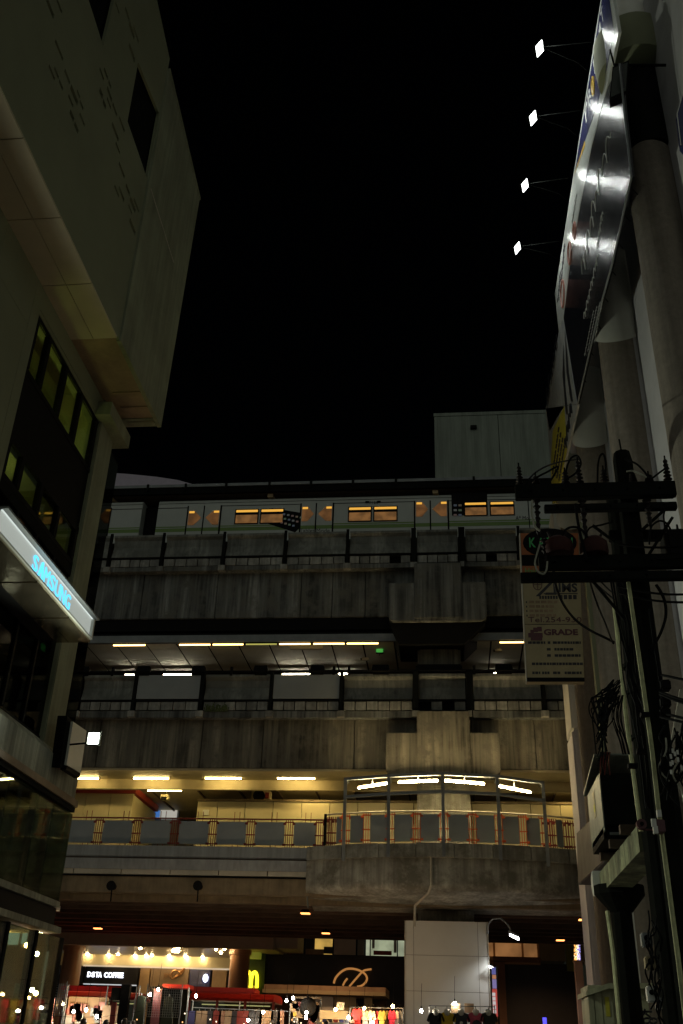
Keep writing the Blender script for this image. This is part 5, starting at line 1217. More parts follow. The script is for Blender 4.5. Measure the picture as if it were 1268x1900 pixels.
for k in range(40):
    x0 = 1140 + random.uniform(-6, 12); y0 = 1268 + random.uniform(-8, 40); w = random.uniform(10, 42); h = random.uniform(30, 110); yy = 15.2 - random.uniform(0, .5)
    xe = x0 - w + random.uniform(-4, 6)
    pts = spline([AY(x_, y_, yy) for x_, y_ in ((x0, y0), (x0 - w * .5, y0 + 14), (x0 - w, y0 + h * .45), (x0 - w * .95, y0 + h * .8), (1106 + random.uniform(0, 22), min(1412, y0 + h + 20)))])
    MB().tube(pts, random.uniform(.007, .013), 5).build('cable', M['wire'], cv)
for k in range(8):
    x0 = 1112 + k * 2.5; MB().tube(spline([AY(x0 + 3, 1395, 15.1), AY(x0, 1412, 15.15), AY(x0 + random.uniform(-3, 3), 1438, 15.2)]), .010, 5).build('cable', M['redpaint'] if k % 2 else M['wire'], cv)
for k in range(10):
    x0 = 1150 + random.uniform(-8, 8); MB().tube(spline([AY(x0, 1290, 15.15), AY(x0 - 5 + random.uniform(-6, 6), 1330, 15.1), AY(x0 + 6, 1375, 15.15), AY(x0 + 12, 1400, 15.2)]), .009, 5).build('cable', M['wire'], cv)
c2_ = thing('cable_bundle', 'dark tangle of cables and tags down the right edge beside the nearest pole', 'cables', AY(1250, 1400, 11.6))
for k in range(24):
    x0 = 1232 + random.uniform(0, 40); y0 = 1330 + random.uniform(0, 90); MB().tube(spline([AY(x0, y0, 11.6), AY(x0 + random.uniform(-14, 14), y0 + 25, 11.5), AY(x0 + random.uniform(-14, 18), y0 + 55, 11.6), AY(x0 + random.uniform(-10, 16), y0 + 80, 11.6)], 4), .011, 5).build('cable', M['wire'] if k % 6 else M['wirel'], c2_)
for k in range(9):
    q = AY(1242 + random.uniform(0, 26), 1385 + random.uniform(0, 50), 11.45); pbox('cable_tag', M['whitepanel'], c2_, q.x - .012, q.x + .012, 11.44, 11.45, q.z - .03, q.z + .02)
p = AY(1262, 1330, 13.0); t = thing('ribbed_shade', 'pale ribbed awning behind the cables at the right edge', 'awning', p)
for k in range(7):
    a0_, a1_ = k / 7, (k + .9) / 7
    q = [AY(1246 + 9 * a0_ * 4, 1372 + 10 * a0_, 13), AY(1246 + 9 * a1_ * 4, 1372 + 10 * a1_, 13), AY(1262 + 18 * a1_, 1278 + 4 * a1_, 13.5), AY(1262 + 18 * a0_, 1278 + 4 * a0_, 13.5)]
    MB().hexa(q, [v + Vector((0, .05, 0)) for v in q]).build('rib', M['strip'], t)
# reel and small box on the poles
p = AY(1190, 1530, 15.2); t = thing('cable_reel', 'small maroon round reel on the second pole', 'reel', p)
MB().tube([p + Vector((0, -.05, 0)), p + Vector((0, .03, 0))], .075, 14).build('drum', M['signred'], t); MB().tube([p + Vector((0, -.07, 0)), p + Vector((0, -.05, 0))], .03, 10).build('hub', M['black'], t)
MB().tube([p + Vector((.02, 0, -.07)), AY(1215, 1540, 15.1)], .014, 5).build('strap', M['signred'], t)
p = AY(1222, 1535, 11.7); t = thing('junction_box', 'small maroon junction box with white fittings on the nearest pole', 'box', p)
MB().box(p.x - .06, p.x + .06, 11.6, 11.75, p.z - .07, p.z + .07).build('box_body', M['signred'], t, bev=.01)
for dx, dz in ((-.07, .02), (-.06, -.06), (0, .12)): pbox('fitting', M['whitepanel'], t, p.x + dx - .02, p.x + dx + .03, 11.58, 11.62, p.z + dz - .03, p.z + dz + .05)
# meters and wiring on the lower part
for i, (px, py, w, h, m, l) in enumerate(((1199, 1745, 8, 10, 'panel_plain', 'round grey meter with dangling wires high on the pole foot'), (1206, 1788, 8, 9, 'signcream', 'small cream meter box in the middle of the pole foot'), (1207, 1845, 6, 11, 'whitepanel', 'white meter box with orange mark low on the pole foot'), (1221, 1862, 4, 9, 'panel_plain', 'narrow grey meter box lowest on the pole foot'))):
    p = AY(px, py, 15.1); sx = w / 110; t = thing('electric_meter', l, 'meter', p, 'electric meters on the pole')
    MB().box(p.x - sx, p.x + sx, 15.0, 15.15, p.z - h / 110, p.z + h / 110).build('meter_case', M[m], t, bev=.015)
    MB().tube([p + Vector((0, -.12, .02)), p + Vector((0, -.1, .02))], sx * .6, 10).build('dial', M['black'], t)
c3_ = thing('cable_bundle', 'black wiring crawling down the pole foot between the meters', 'cables', AY(1225, 1750, 15.1))
for k in range(18):
    x0 = 1207 + random.uniform(-4, 22); y0 = 1690 + k * 9; MB().tube(spline([AY(x0, y0, 15), AY(x0 + random.uniform(-12, 10), y0 + 20, 14.9), AY(x0 + random.uniform(-12, 10), y0 + 42, 15), AY(x0 + random.uniform(-6, 10), y0 + 66, 15)], 4), .012, 5).build('cable', M['wire'], c3_)
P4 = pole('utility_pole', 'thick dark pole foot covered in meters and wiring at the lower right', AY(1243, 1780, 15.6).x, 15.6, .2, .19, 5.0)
# ================================================================== right street level
t = thing('equipment_cabinet', 'pale olive street cabinets with a thick lid at the lower right', 'cabinet', AY(1130, 1890, 18))
xa = 3.02
for (x0, x1), mm in zip(((1093, 1104), (1105, 1119), (1120, 1139)), ('olive',) * 3):
    a, c = AY(x0, 1870, 21.3), AY(x1, 1870, 21.3); MB().box(a.x, c.x - .01, 21.3, 22, .14, AY(1115, 1832, 21.3).z).build('door', M[mm], t)
MB().box(AY(1093, 1870, 21.3).x + .02, AY(1205, 1870, 21.3).x, 21.34, 22.6, .14, AY(1115, 1828, 21.3).z).build('cabinet_body', M['olive'], t)
MB().hexa([AY(1088, 1838, 21.2), AY(1130, 1824, 21.2), AY(1213, 1824, 21.2), AY(1213, 1834, 21.2), AY(1130, 1834, 21.2), AY(1088, 1848, 21.2)], [v + Vector((0, 1.5, 0)) for v in (AY(1088, 1838, 21.2), AY(1130, 1824, 21.2), AY(1213, 1824, 21.2), AY(1213, 1834, 21.2), AY(1130, 1834, 21.2), AY(1088, 1848, 21.2))]).build('lid', M['olive'], t)
b = MB(); q = lambda x_, y_: AY(x_, y_, 21.18)
b.tube([q(1184, 1877), q(1210, 1877)], .02, 5).tube([q(1197, 1872), q(1196, 1880), q(1184, 1893)], .02, 5).tube([q(1198, 1880), q(1212, 1892)], .02, 5)
for cx in (1188, 1200, 1212): b.tube([q(cx + 7 * math.cos(k * .5236), 1894 + 5 * math.sin(k * .5236)) for k in range(13)], .018, 5)
b.build('graffiti', M['ink'], t)
MB().box(AY(1124, 1870, 21.29).x, AY(1132, 1870, 21.29).x, 21.29, 21.298, AY(1128, 1886, 21.29).z, AY(1128, 1850, 21.29).z).build('sticker', M['yvinyl'], t)
t = thing('white_column', 'tall white square column behind the pole foot at the lower right', 'column', AY(1190, 1820, 24))
MB().box(AY(1176, 1750, 24).x, AY(1192, 1750, 24).x, 24, 25, .14, 6.2).build('front_face', M['rend'], t)
MB().box(AY(1192, 1750, 24).x + .004, AY(1192, 1750, 24).x + .9, 24.1, 25, .14, 6.2).build('side_face', M['lav'], t)
t = thing('lit_sign', 'small blank white lit box sign beside the white column', 'sign', AY(1169, 1770, 26))
a, c = AY(1163, 1783, 26), AY(1176, 1754, 26)
MB().box(a.x, c.x, 26, 26.02, a.z, c.z).build('lit_face', emi('white_box_light', (.8, .9, 1), 2.2), t); MB().box(a.x - .02, c.x + .02, 26.024, 26.2, a.z - .02, c.z + .02).build('case', M['dsteel'], t)
MB().box(a.x, c.x, 26.05, 26.2, 0, a.z - .024).build('post', M['dsteel'], t)
# brown posts / portal under the deck on the right
t = thing('brown_post', 'square brown clad post under the viaduct at the lower right', 'post', AY(1078, 1850, 38))
MB().box(AY(1072, 1850, 38).x, AY(1086, 1850, 38).x, 38, 38.4, .1, AY(1078, 1784, 38).z).build('cladding', M['portal'], t)
MB().box(AY(1072, 1850, 38).x - .03, AY(1086, 1850, 38).x + .03, 37.96, 38.44, AY(1078, 1784, 38).z, AY(1078, 1782, 38).z).build('cap', M['portal'], t)
Yq = 56
t = thing('shop_building', 'shop building with warm lit display windows and a brown portal right of the white pillar', 'building', (12, 58, 0))
def wx(p, Y=Yq): return AY(p, 1780, Y).x
def wz(y, Y=Yq, x=1000): return AY(x, y, Y).z
for (p0, p1) in ((895, 917), (919, 970), (972, 999)):
    MB().box(wx(p0) + .03, wx(p1) - .03, Yq, Yq + .05, wz(1776), wz(1740)).build('display_window', emi('warm_window_%d' % p0, (.95, .42, .14), .22, True, .3, .9), t)
MB().box(wx(890), wx(1003), Yq + .06, Yq + 3, wz(1790), wz(1735)).build('upper_wall', M['tanwall'], t)
MB().box(wx(915), wx(1003), Yq - .2, Yq + .05, wz(1786), wz(1777)).build('portal_head', M['portal'], t)
MB().box(wx(915), wx(936), Yq - .2, Yq + .2, 0.14, wz(1787)).build('portal_leg', M['portal'], t)
MB().box(wx(937), wx(1075), Yq + .3, Yq + .5, .14, wz(1787)).build('dark_shopfront', M['darkwall'], t)
for p0, p1 in ((1004, 1050), (1068, 1130)): MB().box(wx(p0), wx(p1), Yq + .1, Yq + 2, wz(1782), wz(1738)).build('cream_panel', M['signcream'], t)
for p0, p1 in ((1052, 1066),): MB().box(wx(p0), wx(p1), Yq + .05, Yq + .4, wz(1800), wz(1735)).build('green_banner', mat('olive_banner', (.30, .34, .06), .7), t)
q = AY(1011, 1894, 45); t = thing('lit_screen', 'tiny blue lit screen in the dark at the bottom edge', 'screen', q); MB().box(q.x - .08, q.x + .08, 45, 45.03, q.z - .2, q.z + .12).build('lit_face', emi('blue_light', (.08, .08, 1), 1.2), t); MB().box(q.x - .1, q.x + .1, 45.034, 45.1, 0, q.z + .14).build('stand', M['black'], t)
t = thing('tinsel_column', 'column wrapped in glittering orange and violet tinsel lights above the brown post', 'decoration', AY(1070, 1760, 50))
tin = [emi('tinsel_a', (1, .45, .1), 1.2), emi('tinsel_b', (.35, .3, .9), .8), emi('tinsel_c', (1, .8, .5), 1.5)]
MB().box(AY(1066, 1760, 50).x, AY(1077, 1760, 50).x, 50, 50.3, 0, AY(1070, 1740, 50).z).build('column', M['darkwall'], t)
for j in range(3):
    b = MB()
    for k in range(70):
        u = random.random(); q = AY(1066 + 11 * (u * .5 + (.5 if j == 1 else 0 if j == 0 else random.random() * .5)), 1742 + random.random() * 46, 49.97); b.box(q.x - .022, q.x + .022, 49.95, 49.98, q.z - .022, q.z + .022)
    kind(b.build('tinsel', tin[j], t), 'stuff')
# vertical shop banner
t = thing('vertical_banner', 'narrow lit red and blue vertical banner right of the white pillar box', 'banner', AY(917, 1860, 36.4))
cl_ = [((.15, .18, .7), 1795, 1808), ((.9, .35, .15), 1809, 1816), ((.35, .3, .8), 1817, 1834), ((.85, .05, .04), 1835, 1886)]
for i, (c_, y0, y1) in enumerate(cl_):
    a, c = AY(913 + (y0 - 1795) * .06, y1, 36.3), AY(920 + (y0 - 1795) * .06, y0, 36.3)
    MB().box(a.x, c.x, 36.3, 36.33, a.z, c.z).build('banner_field', emi('banner_%d' % i, c_, .38), t)
for k in range(5):
    q = AY(916.5 + k * .5, 1845 + k * 8, 36.28); MB().box(q.x - .05, q.x + .05, 36.28, 36.296, q.z - .05, q.z + .05).build('banner_glyph', emi('banner_white_%d' % k, (.9, .85, .85), .5), t)
MB().tube([AY(921, 1792, 36.4), AY(928, 1930, 36.4)], .025).build('pole', M['dsteel'], t)

t = thing('advert_panel', 'pale blue white upright advert panel beyond the glass corner at lower left', 'panel', AY(90, 1830, 24))
a, c = AY(76, 1835, 24), AY(99, 1765, 24)
MB().box(a.x, c.x, 24, 24.06, .14, c.z).build('panel_face', emi('advert_panel_light', (.42, .55, .6), .2), t)
MB().box(c.x + .01, c.x + .12, 23.98, 24.1, .14, c.z + .3).build('edge_post', M['whitepanel'], t)

# ================================================================== shopping mall across the street
ml = thing('shopping_mall', 'shopping mall entrance with brown round columns, down lights and lit shop signs', 'building', (-16, 60, 0))
Ym = 55.0
def mx(p, Y=Ym, y=1800): return AY(p, y, Y).x
def mz(y, Y=Ym, x=300): return AY(x, y, Y).z
MB().box(-34, mx(505), Ym - .2, Ym + .3, mz(1757), mz(1722)).build('entrance_fascia', M['mallwall'], ml)
zcm = mz(1757)
MB().box(-34, mx(505), Ym + .31, 64, zcm + .05, zcm + .2).build('ceiling', M['mallceil'], ml)
MB().box(-34, mx(505), 61.5, 61.7, mz(1797, 61.5), zcm + .049).build('bulkhead', M['cream'], ml)
for p in (132, 444):
    MB().lathe((mx(p, Ym + 1.2), Ym + 1.2, .14), [(.52, 0), (.52, zcm - .1)], 28).build('column', M['mallcol'], ml, smooth=True)
    MB().lathe((mx(p, Ym + 1.2), Ym + 1.2, zcm - .2), [(.60, 0), (.60, .24)], 28).build('column_collar', M['mallcol'], ml, smooth=True)
Yf = 61.4
def fz(y): return mz(y, Yf)
def fx(p): return mx(p, Yf)
for p0, p1, mm, nm in ((60, 95, 'mallwall', 'shop_panel'), (160, 258, 'darkwall', 'sign_panel'), (262, 279, 'tanwall', 'shop_pier'), (282, 352, 'soffit2', 'sign_panel'), (354, 392, 'navy', 'sign_panel'), (396, 422, 'tanwall', 'shop_pier'), (100, 158, 'darkwall', 'sign_panel')):
    MB().box(fx(p0), fx(p1), Yf - .1, Yf + .3, fz(1830) if 'pier' not in nm else .2, fz(1796)).build(nm, M[mm], ml)
MB().box(fx(50), fx(425), Yf + .35, Yf + .5, .2, fz(1796)).build('shop_glazing', M['dsteel'], ml)
MB().box(fx(160), fx(258), Yf - .13, Yf - .101, fz(1831), fz(1829)).build('lit_counter', emi('counter_light', (.8, .85, .9), .6), ml)
MB().box(fx(155), fx(430), Yf - .12, Yf - .101, fz(1797), fz(1794)).build('light_trough', emi('trough', (.9, .75, .55), .55), ml)
wl = emi('white_letters', (.85, .88, 1), 3)
for s_, p0, p1 in (('D', 165, 173), ('S', 173, 180), ('TA', 180, 193), ('COFFEE', 196, 233)):
    text('letter', s_, (fx(p0), Yf - .11, fz(1817)), (fx(p1) - .04, Yf - .11, fz(1817)), (fx(p0), Yf - .11, fz(1807)), wl, ml, .03, .03)
text('letter', 'O:', (fx(102), Yf - .11, fz(1812)), (fx(111), Yf - .11, fz(1812)), (fx(102), Yf - .11, fz(1804)), wl, ml, .03, .02)
go = mat('bronze_letter', (.45, .22, .08), .3, metal=.6)
text('letter', 'JIMMY', (fx(306), Yf - .11, fz(1816)), (fx(330), Yf - .11, fz(1816)), (fx(306), Yf - .11, fz(1806)), go, ml, .03)
MB().tube([Vector((fx(332 + 12 * math.sin(t)), Yf - .2, fz(1803 + 9 * math.cos(t * 1.5 + .4) + t))) for t in [k * .33 for k in range(22)]], .05, 6).build('script_emblem', go, ml)
MB().tube([Vector((fx(384 + 3.2 * math.cos(t)), Yf - .14, fz(1813 + 6 * math.sin(t)))) for t in [k * .5236 for k in range(13)]], .06, 6).build('oval_emblem', wl, ml)
MB().box(fx(383), fx(385), Yf - .16, Yf - .12, fz(1817), fz(1809)).build('oval_emblem', wl, ml)
for px, py in ((187, 1775), (160, 1786), (219, 1771), (249, 1787), (261, 1757 + 3), (282, 1773), (314, 1774), (331, 1760), (344, 1774), (376, 1781), (401, 1762), (410, 1768), (417, 1760), (344, 1793), (269, 1794), (312, 1794), (200, 1781)):
    q = AZ(px, py, zcm + .02)
    if not 55.4 < q.y < 63: q.y = min(max(q.y, 55.5), 61.3)
    q = Vector((AY(px, py, q.y).x, q.y, zcm)); MB().lathe(q, [(.07, -.02), (.07, .045)], 10).build('downlight', downl, ml)
MB().lathe((mx(300), 57.5, zcm - .04), [(.2, 0), (.2, .08)], 12).build('downlight', downl, ml)
# green lit fast food front
gf = thing('burger_shop', 'dark green shop front with a glowing yellow double arch sign', 'shop', (mx(475), 59, 0))
Yg_ = 58.0
def gx_(p): return mx(p, Yg_)
def gz_(y): return mz(y, Yg_, 470)
MB().box(gx_(455), gx_(492), Yg_, Yg_ + .3, .2, gz_(1758)).build('shop_wall', mat('green_shop_wall', (.03, .06, .02), .5), gf)
MB().box(gx_(459), gx_(484), Yg_ - .6, Yg_ - .02, gz_(1780), gz_(1758)).build('lit_canopy', emi('green_canopy', (.55, .6, .04), .16), gf)
ya_ = emi('yellow_arch', (1, .72, .02), 2.6)
def archp(c_, w): return [Vector((gx_(c_ + w * math.cos(math.pi * (1 - k / 12))), Yg_ - .12, gz_(1833 - 29 * max(math.sin(math.pi * k / 12), 0) ** .55))) for k in range(13)]
for c_ in (462.5, 474): MB().tube(archp(c_, 5.6), .09, 8).build('arch', ya_, gf)
MB().box(gx_(459), gx_(480), Yg_ - .1, Yg_ - .02, gz_(1834), gz_(1829)).build('sign_base', M['whitepanel'], gf)
# dark department store with script initial
ds = thing('department_store', 'dark store front with upper display windows and a bronze script initial', 'building', (-3, 60, 0))
Yd = 58.5
def dx_(p): return mx(p, Yd)
def dz_(y): return mz(y, Yd, 620)
MB().box(dx_(492), dx_(770), Yd, Yd + .4, .2, dz_(1772)).build('dark_wall', M['darkwall'], ds)
for p0, p1, mm in ((503, 562, M['signcream']), (564, 580, M['darkwall']), (582, 616, emi('warm_office', (.9, .55, .12), .5, True, .3, 1.2)), (618, 660, M['mallwall']), (662, 676, M['panel_plain']), (678, 686, emi('display_a', (.75, .8, .55), .42, True, .3, 1.2)), (687, 737, emi('display_b', (.7, .78, .5), .36, True, .3, 1.2)), (738, 751, emi('display_c', (.7, .78, .52), .42, True, .3, 1.2))):
    MB().box(dx_(p0) + .02, dx_(p1) - .02, Yd, Yd + .1, dz_(1771), dz_(1736)).build('upper_panel', mm, ds)
for p0, p1, y0, y1, mm in ((600, 616, 1770, 1757, 'darkwall'), (566, 600, 1772, 1762, 'soffit2'), (693, 727, 1770, 1762, 'redband'), (690, 695, 1758, 1740, 'lav'), (731, 736, 1765, 1740, 'lav')):
    MB().box(dx_(p0), dx_(p1), Yd - .05, Yd - .01, dz_(y0), dz_(y1)).build('window_display', M[mm], ds)
MB().box(dx_(503), dx_(562), Yd - 2.5, Yd - .05, dz_(1770), dz_(1742)).build('angled_soffit', M['mallwall'], ds)
sc = emi('bronze_neon', (.9, .38, .10), .42)
Dp = [(621, 1825), (624, 1815), (632, 1805), (643, 1798), (656, 1797), (668, 1800), (678, 1806), (682, 1814), (679, 1822), (672, 1828), (664, 1830)]
MB().tube(spline([Vector((dx_(x_), Yd - .15, dz_(y_))) for x_, y_ in Dp], 4), .06, 6).build('script_initial', sc, ds)
MB().tube(spline([Vector((dx_(x_), Yd - .2, dz_(y_))) for x_, y_ in [(650, 1830), (658, 1820), (668, 1808), (676, 1800), (690, 1797)]], 4), .055, 6).build('script_stroke', sc, ds)
MB().tube(spline([Vector((dx_(x_), Yd - .2, dz_(y_))) for x_, y_ in [(638, 1829), (641, 1822), (646, 1815)]], 4), .055, 6).build('script_stroke', sc, ds)
# low kiosk roof in front of it
ks = thing('street_kiosk', 'low street kiosk with brown roof and cream edge below the script initial', 'kiosk', (-5, 50, 0))
Yk2 = 49.0
def kx(p): return mx(p, Yk2)
def kz(y): return mz(y, Yk2, 600)
MB().box(kx(492), kx(716), Yk2, Yk2 + 3, kz(1838), kz(1829)).build('roof', M['soffit2'], ks)
MB().box(kx(490), kx(716), Yk2 - .06, Yk2 + 3, kz(1845), kz(1838) - .004).build('roof_edge', M['signcream'], ks)
for p0, p1, mm in ((585, 618, 'whitepanel'), (620, 660, 'signcream'), (675, 690, 'signcream')): MB().box(kx(p0), kx(p1), Yk2 + .5, Yk2 + .6, .2, kz(1847)).build('kiosk_wall', M[mm], ks)
MB().box(kx(492), kx(712), Yk2 + 2.6, Yk2 + 2.7, .2, kz(1847)).build('kiosk_back', M['dark_conc'], ks)
# ================================================================== buses
def bus(label, px0, px1, Y, ytop, ybelt):
    x0, x1 = AY(px0, 1850, Y).x, AY(px1, 1850, Y).x; zt = AY((px0 + px1) / 2, ytop, Y).z; zb = AY((px0 + px1) / 2, ybelt, Y).z
    t = thing('bus', label, 'bus', ((x0 + x1) / 2, Y + 1.2, 0), 'red buses on the main road')
    MB().ext([(x0, Y + .1, zb), (x0, Y, zb + .08), (x0, Y + .12, zt - .05), (x0, Y + .5, zt), (x0, Y + 2, zt), (x0, Y + 2.4, zt - .1), (x0, Y + 2.4, zb)], (x1 - x0, 0, 0)).build('roof_panel', M['red'], t, bev=.02)
    MB().box(x0, x1, Y + .03, Y + 2.4, .45, 1.55).build('lower_body', M['red'], t, bev=.05)
    n = max(3, round((x1 - x0) / 1.05)); st = (x1 - x0) / n
    for k in range(n + 1): pbox('window_pillar', M['redpaint'], t, x0 + k * st - .05, x0 + k * st + .05, Y + .02, Y + .1, 1.55, zb)
    for k in range(n): pbox('window', M['cglass'], t, x0 + k * st + .06, x0 + (k + 1) * st - .06, Y + .05, Y + .07, 1.56, zb - .05)
    for k in range(n): pbox('window_bar', M['gsteel'], t, x0 + k * st + .05, x0 + (k + 1) * st - .05, Y + .015, Y + .045, (1.55 + zb) / 2 - .02, (1.55 + zb) / 2 + .02)
    for q in (.18, .8): MB().tube([(x0 + (x1 - x0) * q, Y + .0, .5), (x0 + (x1 - x0) * q, Y + .3, .5)], .48, 18).build('wheel', M['black'], t)
    MB().box(x0 + .3, x1 - .3, Y + 2.2, Y + 2.3, 1.56, zb).build('far_side', M['dark_conc'], t)
    MB().box(x0 + .3, x1 - .3, Y + 1.0, Y + 1.1, zb - .14, zb - .1).build('ceiling_light', emi('bus_light_%d' % px0, (1, .75, .45), 1.1), t)
    MB().box(x1 - 3.6, x1 - .9, Y + .6, Y + 1.8, zt + .004, zt + .22).build('roof_unit', M['red'], t, bev=.05)
    MB().box(x0 + .01, x1 - .01, Y + .04, Y + 2.38, zb - .02, zb - .004).build('ceiling', M['mallceil'], t)
bus('bright red bus with a row of windows behind the stalls in the middle', 352, 508, 43.5, 1842, 1857)
bus('darker red bus seen behind the stalls at the left below the coffee sign', 118, 252, 45.5, 1839, 1853)
# ================================================================== market stalls
Yst = 33.5
def SX(p, Y=Yst): return AY(p, 1870, Y).x
def SZ(y, Y=Yst, x=600): return AY(x, y, Y).z
def lamp(px, py, Y, m, lab_, cat='bulb'):
    p = AY(px, py, Y); t = thing('stall_bulb', lab_, cat, p, 'bulbs hanging over the market stalls')
    MB().ball(p, .042, 6, (1, 1, 1.15)).build('glass_bulb', m, t, smooth=True)
    MB().tube([p + Vector((0, 0, .055)), p + Vector((0, 0, .13))], .022, 6).build('socket', M['black'], t)
    MB().tube([p + Vector((0, 0, .13)), p + Vector((.02, .02, .75))], .006, 4).build('cord', M['wire'], t)
BL = [((118, 1863), 1, 'leftmost warm bulb in the left stall'), ((137, 1877), 0, 'white bulb below the leftmost warm one'), ((160, 1874), 0, 'white bulb near the middle of the left stall'), ((180, 1886), 0, 'lowest white bulb at the right of the left stall'), ((279, 1845), 0, 'white bulb left of the grid stall'), ((294, 1836), 1, 'warm bulb topmost above the grid stall'), ((364, 1848), 0, 'white bulb at the left end of the bright red bus'), ((461, 1893), 0, 'white bulb low below the bright red bus'), ((489, 1878), 1, 'small warm bulb under the right half of the bright red bus'), ((532, 1857), 0, 'large white bulb right of the bright red bus'), ((544, 1852), 0, 'dim white bulb just right of the large one'), ((569, 1879), 1, 'upper of two bulbs left of the kiosk wall'), ((568, 1888), 0, 'lower of two bulbs left of the kiosk wall'), ((623, 1873), 1, 'warm bulb over the framed picture'), ((647, 1888), 0, 'white bulb left of the red shirt'), ((676, 1871), 1, 'bright warm bulb just right of the red shirt'), ((692, 1897), 0, 'white bulb at the bottom edge below the clothes'), ((729, 1867), 1, 'warm bulb at the right end of the clothes rail'), ((782, 1876), 0, 'white bulb in front of the white pillar box')]
for (px, py), w, l in BL: lamp(px, py, Yst - .3 if px < 740 else 33.0, bulbw if w else bulb, l)
def shirt(px, py, w, h, m, lab_, Y, grp):
    p = AY(px, py, Y); w, h = w / 52., h / 52.
    t = thing('hanging_shirt', lab_, 'shirt', p, grp)
    o = [(-.5, 0), (-.16, .06), (-.1, -.02), (.1, -.02), (.16, .06), (.5, 0), (.66, -.3), (.48, -.36), (.42, -.2), (.44, -1), (-.44, -1), (-.42, -.2), (-.48, -.36), (-.66, -.3)]
    pts = [(p.x + u * w, Y - .05, p.z + v * h) for u, v in o]
    MB().ext(pts, (0, .1, 0)).build('shirt_body', m, t, bev=.02)
    MB().tube([(p.x - w * .4, Y, p.z - .02), (p.x, Y, p.z + .1), (p.x + w * .4, Y, p.z - .02)], .012, 5).build('hanger', M['black'], t)
    MB().tube([(p.x, Y, p.z + .1), (p.x, Y, p.z + .2)], .008, 4).build('hook', M['black'], t)
    return t, p
def cloth(nm, c): return mat(nm, c, .85, var=.2, scale=6)
g5 = 'shirts hanging in front of the white pillar box'
for px, m_, l in ((809, cloth('black_cloth', (.02, .02, .022)), 'black top hanging leftmost before the white pillar box'), (830, cloth('yellow_cloth', (.60, .42, .03)), 'yellow top hanging before the white pillar box'), (856, M['ink'], 'black T shirt hanging in the middle before the white pillar box'), (883, cloth('pink_cloth', (.60, .10, .16)), 'pink T shirt with a black print'), (907, cloth('black_cream_cloth', (.03, .03, .025)), 'black top hanging rightmost before the white pillar box')):
    t, p = shirt(px, 1881, 22, 34, m_, l, 33.0, g5)
    MB().ball((p.x, 33.0, p.z + .03), .11, 6, (1, .8, 1.0)).build('bust', M['whitepanel'], t, smooth=True)
    if 'pink' in l: MB().ball((p.x + .02, 32.93, p.z - .3), .14, 6, (1, .2, 1)).build('print', M['ink'], t)
    elif 'middle' in l: MB().ball((p.x, 32.93, p.z - .25), .05, 5, (1, .3, 1)).build('print', M['whitepanel'], t)
t = thing('clothes_rail', 'thin metal clothes rail in front of the white pillar box', 'rail', (SX(860, 33), 33, 0))
MB().tube([AY(797, 1866, 33.05), AY(918, 1868, 33.05)], .014, 6).build('bar', M['gsteel'], t)
for p in (797, 918): MB().tube([AY(p, 1866, 33.05), (AY(p, 1866, 33.05).x, 33.05, 0)], .016, 6).build('upright', M['gsteel'], t)
for p, q_ in ((846, 1), (871, 0)):
    a = AY(p, 1870, 33.15); pbox('price_board', M['soffit2'], t, a.x - .14, a.x + .14, 33.14, 33.16, a.z - .14, a.z + .12)
p = AY(844, 1861, 33.2); lamp(844, 1862, 33.1, bulb, 'tiny white bulb over the brown price boards')
cols_ = [('red', (.55, .03, .03)), ('white', (.6, .56, .5)), ('green', (.10, .16, .10)), ('cream', (.55, .48, .3)), ('scarlet', (.6, .05, .04)), ('blue', (.06, .10, .35)), ('ochre', (.5, .34, .05)), ('olive', (.22, .22, .06)), ('maroon', (.35, .03, .05)), ('crimson', (.55, .02, .06)), ('pale', (.6, .5, .42)), ('grey', (.3, .3, .3))]
for i, (n_, c_) in enumerate(cols_):
    px = 664 + i * 6.2
    if i == 0: shirt(663, 1873, 14, 30, cloth(n_ + '_shirt_cloth', c_), 'red T shirt hanging at the left end of the packed clothes rail', Yst, 'shirts packed on the clothes rail'); continue
    shirt(px + 8, 1877, 10, 34, cloth(n_ + '_shirt_cloth', c_), '%s shirt packed on the clothes rail, %s from the red one' % (n_, ('', 'first', 'second', 'third', 'fourth', 'fifth', 'sixth', 'seventh', 'eighth', 'ninth', 'tenth', 'last')[i]), Yst + .12 * (i % 3), 'shirts packed on the clothes rail')
t = thing('clothes_rail', 'long clothes rail packed with shirts left of the white pillar box', 'rail', (SX(700), Yst, 0))
MB().tube([AY(650, 1869, Yst + .1), AY(748, 1871, Yst + .1)], .016, 6).build('bar', M['gsteel'], t)
for p in (650, 748): MB().tube([AY(p, 1870, Yst + .1), (SX(p), Yst + .1, 0)], .018, 6).build('upright', M['gsteel'], t)
t = thing('market_table', 'white draped market table with folded goods under a warm bulb', 'table', (SX(620), Yst, 0))
MB().box(SX(592), SX(650), Yst + .3, Yst + .36, .9, SZ(1874)).build('back_cloth', M['signcream'], t); MB().box(SX(592), SX(650), Yst - .3, Yst + .29, 1.0, SZ(1897)).build('table_top', M['whitepanel'], t)
for k in range(6): pbox('folded_goods', M[('navy', 'ink', 'redpaint', 'navy', 'ink', 'portal')[k]], t, SX(592) + .15 + k * .17, SX(592) + .28 + k * .17, Yst - .25, Yst - .05, SZ(1897) + .004, SZ(1897) + .09)
t = thing('framed_picture', 'small cream framed picture standing on the market stall', 'picture', AY(632, 1868, Yst + .2)); a, c = AY(625, 1874, Yst + .2), AY(639, 1860, Yst + .2)
MB().box(a.x, c.x, Yst + .18, Yst + .2, a.z, c.z).build('frame', M['strip'], t); MB().box(a.x + .07, c.x - .07, Yst + .165, Yst + .178, a.z + .07, c.z - .07).build('print', M['panel_plain'], t)
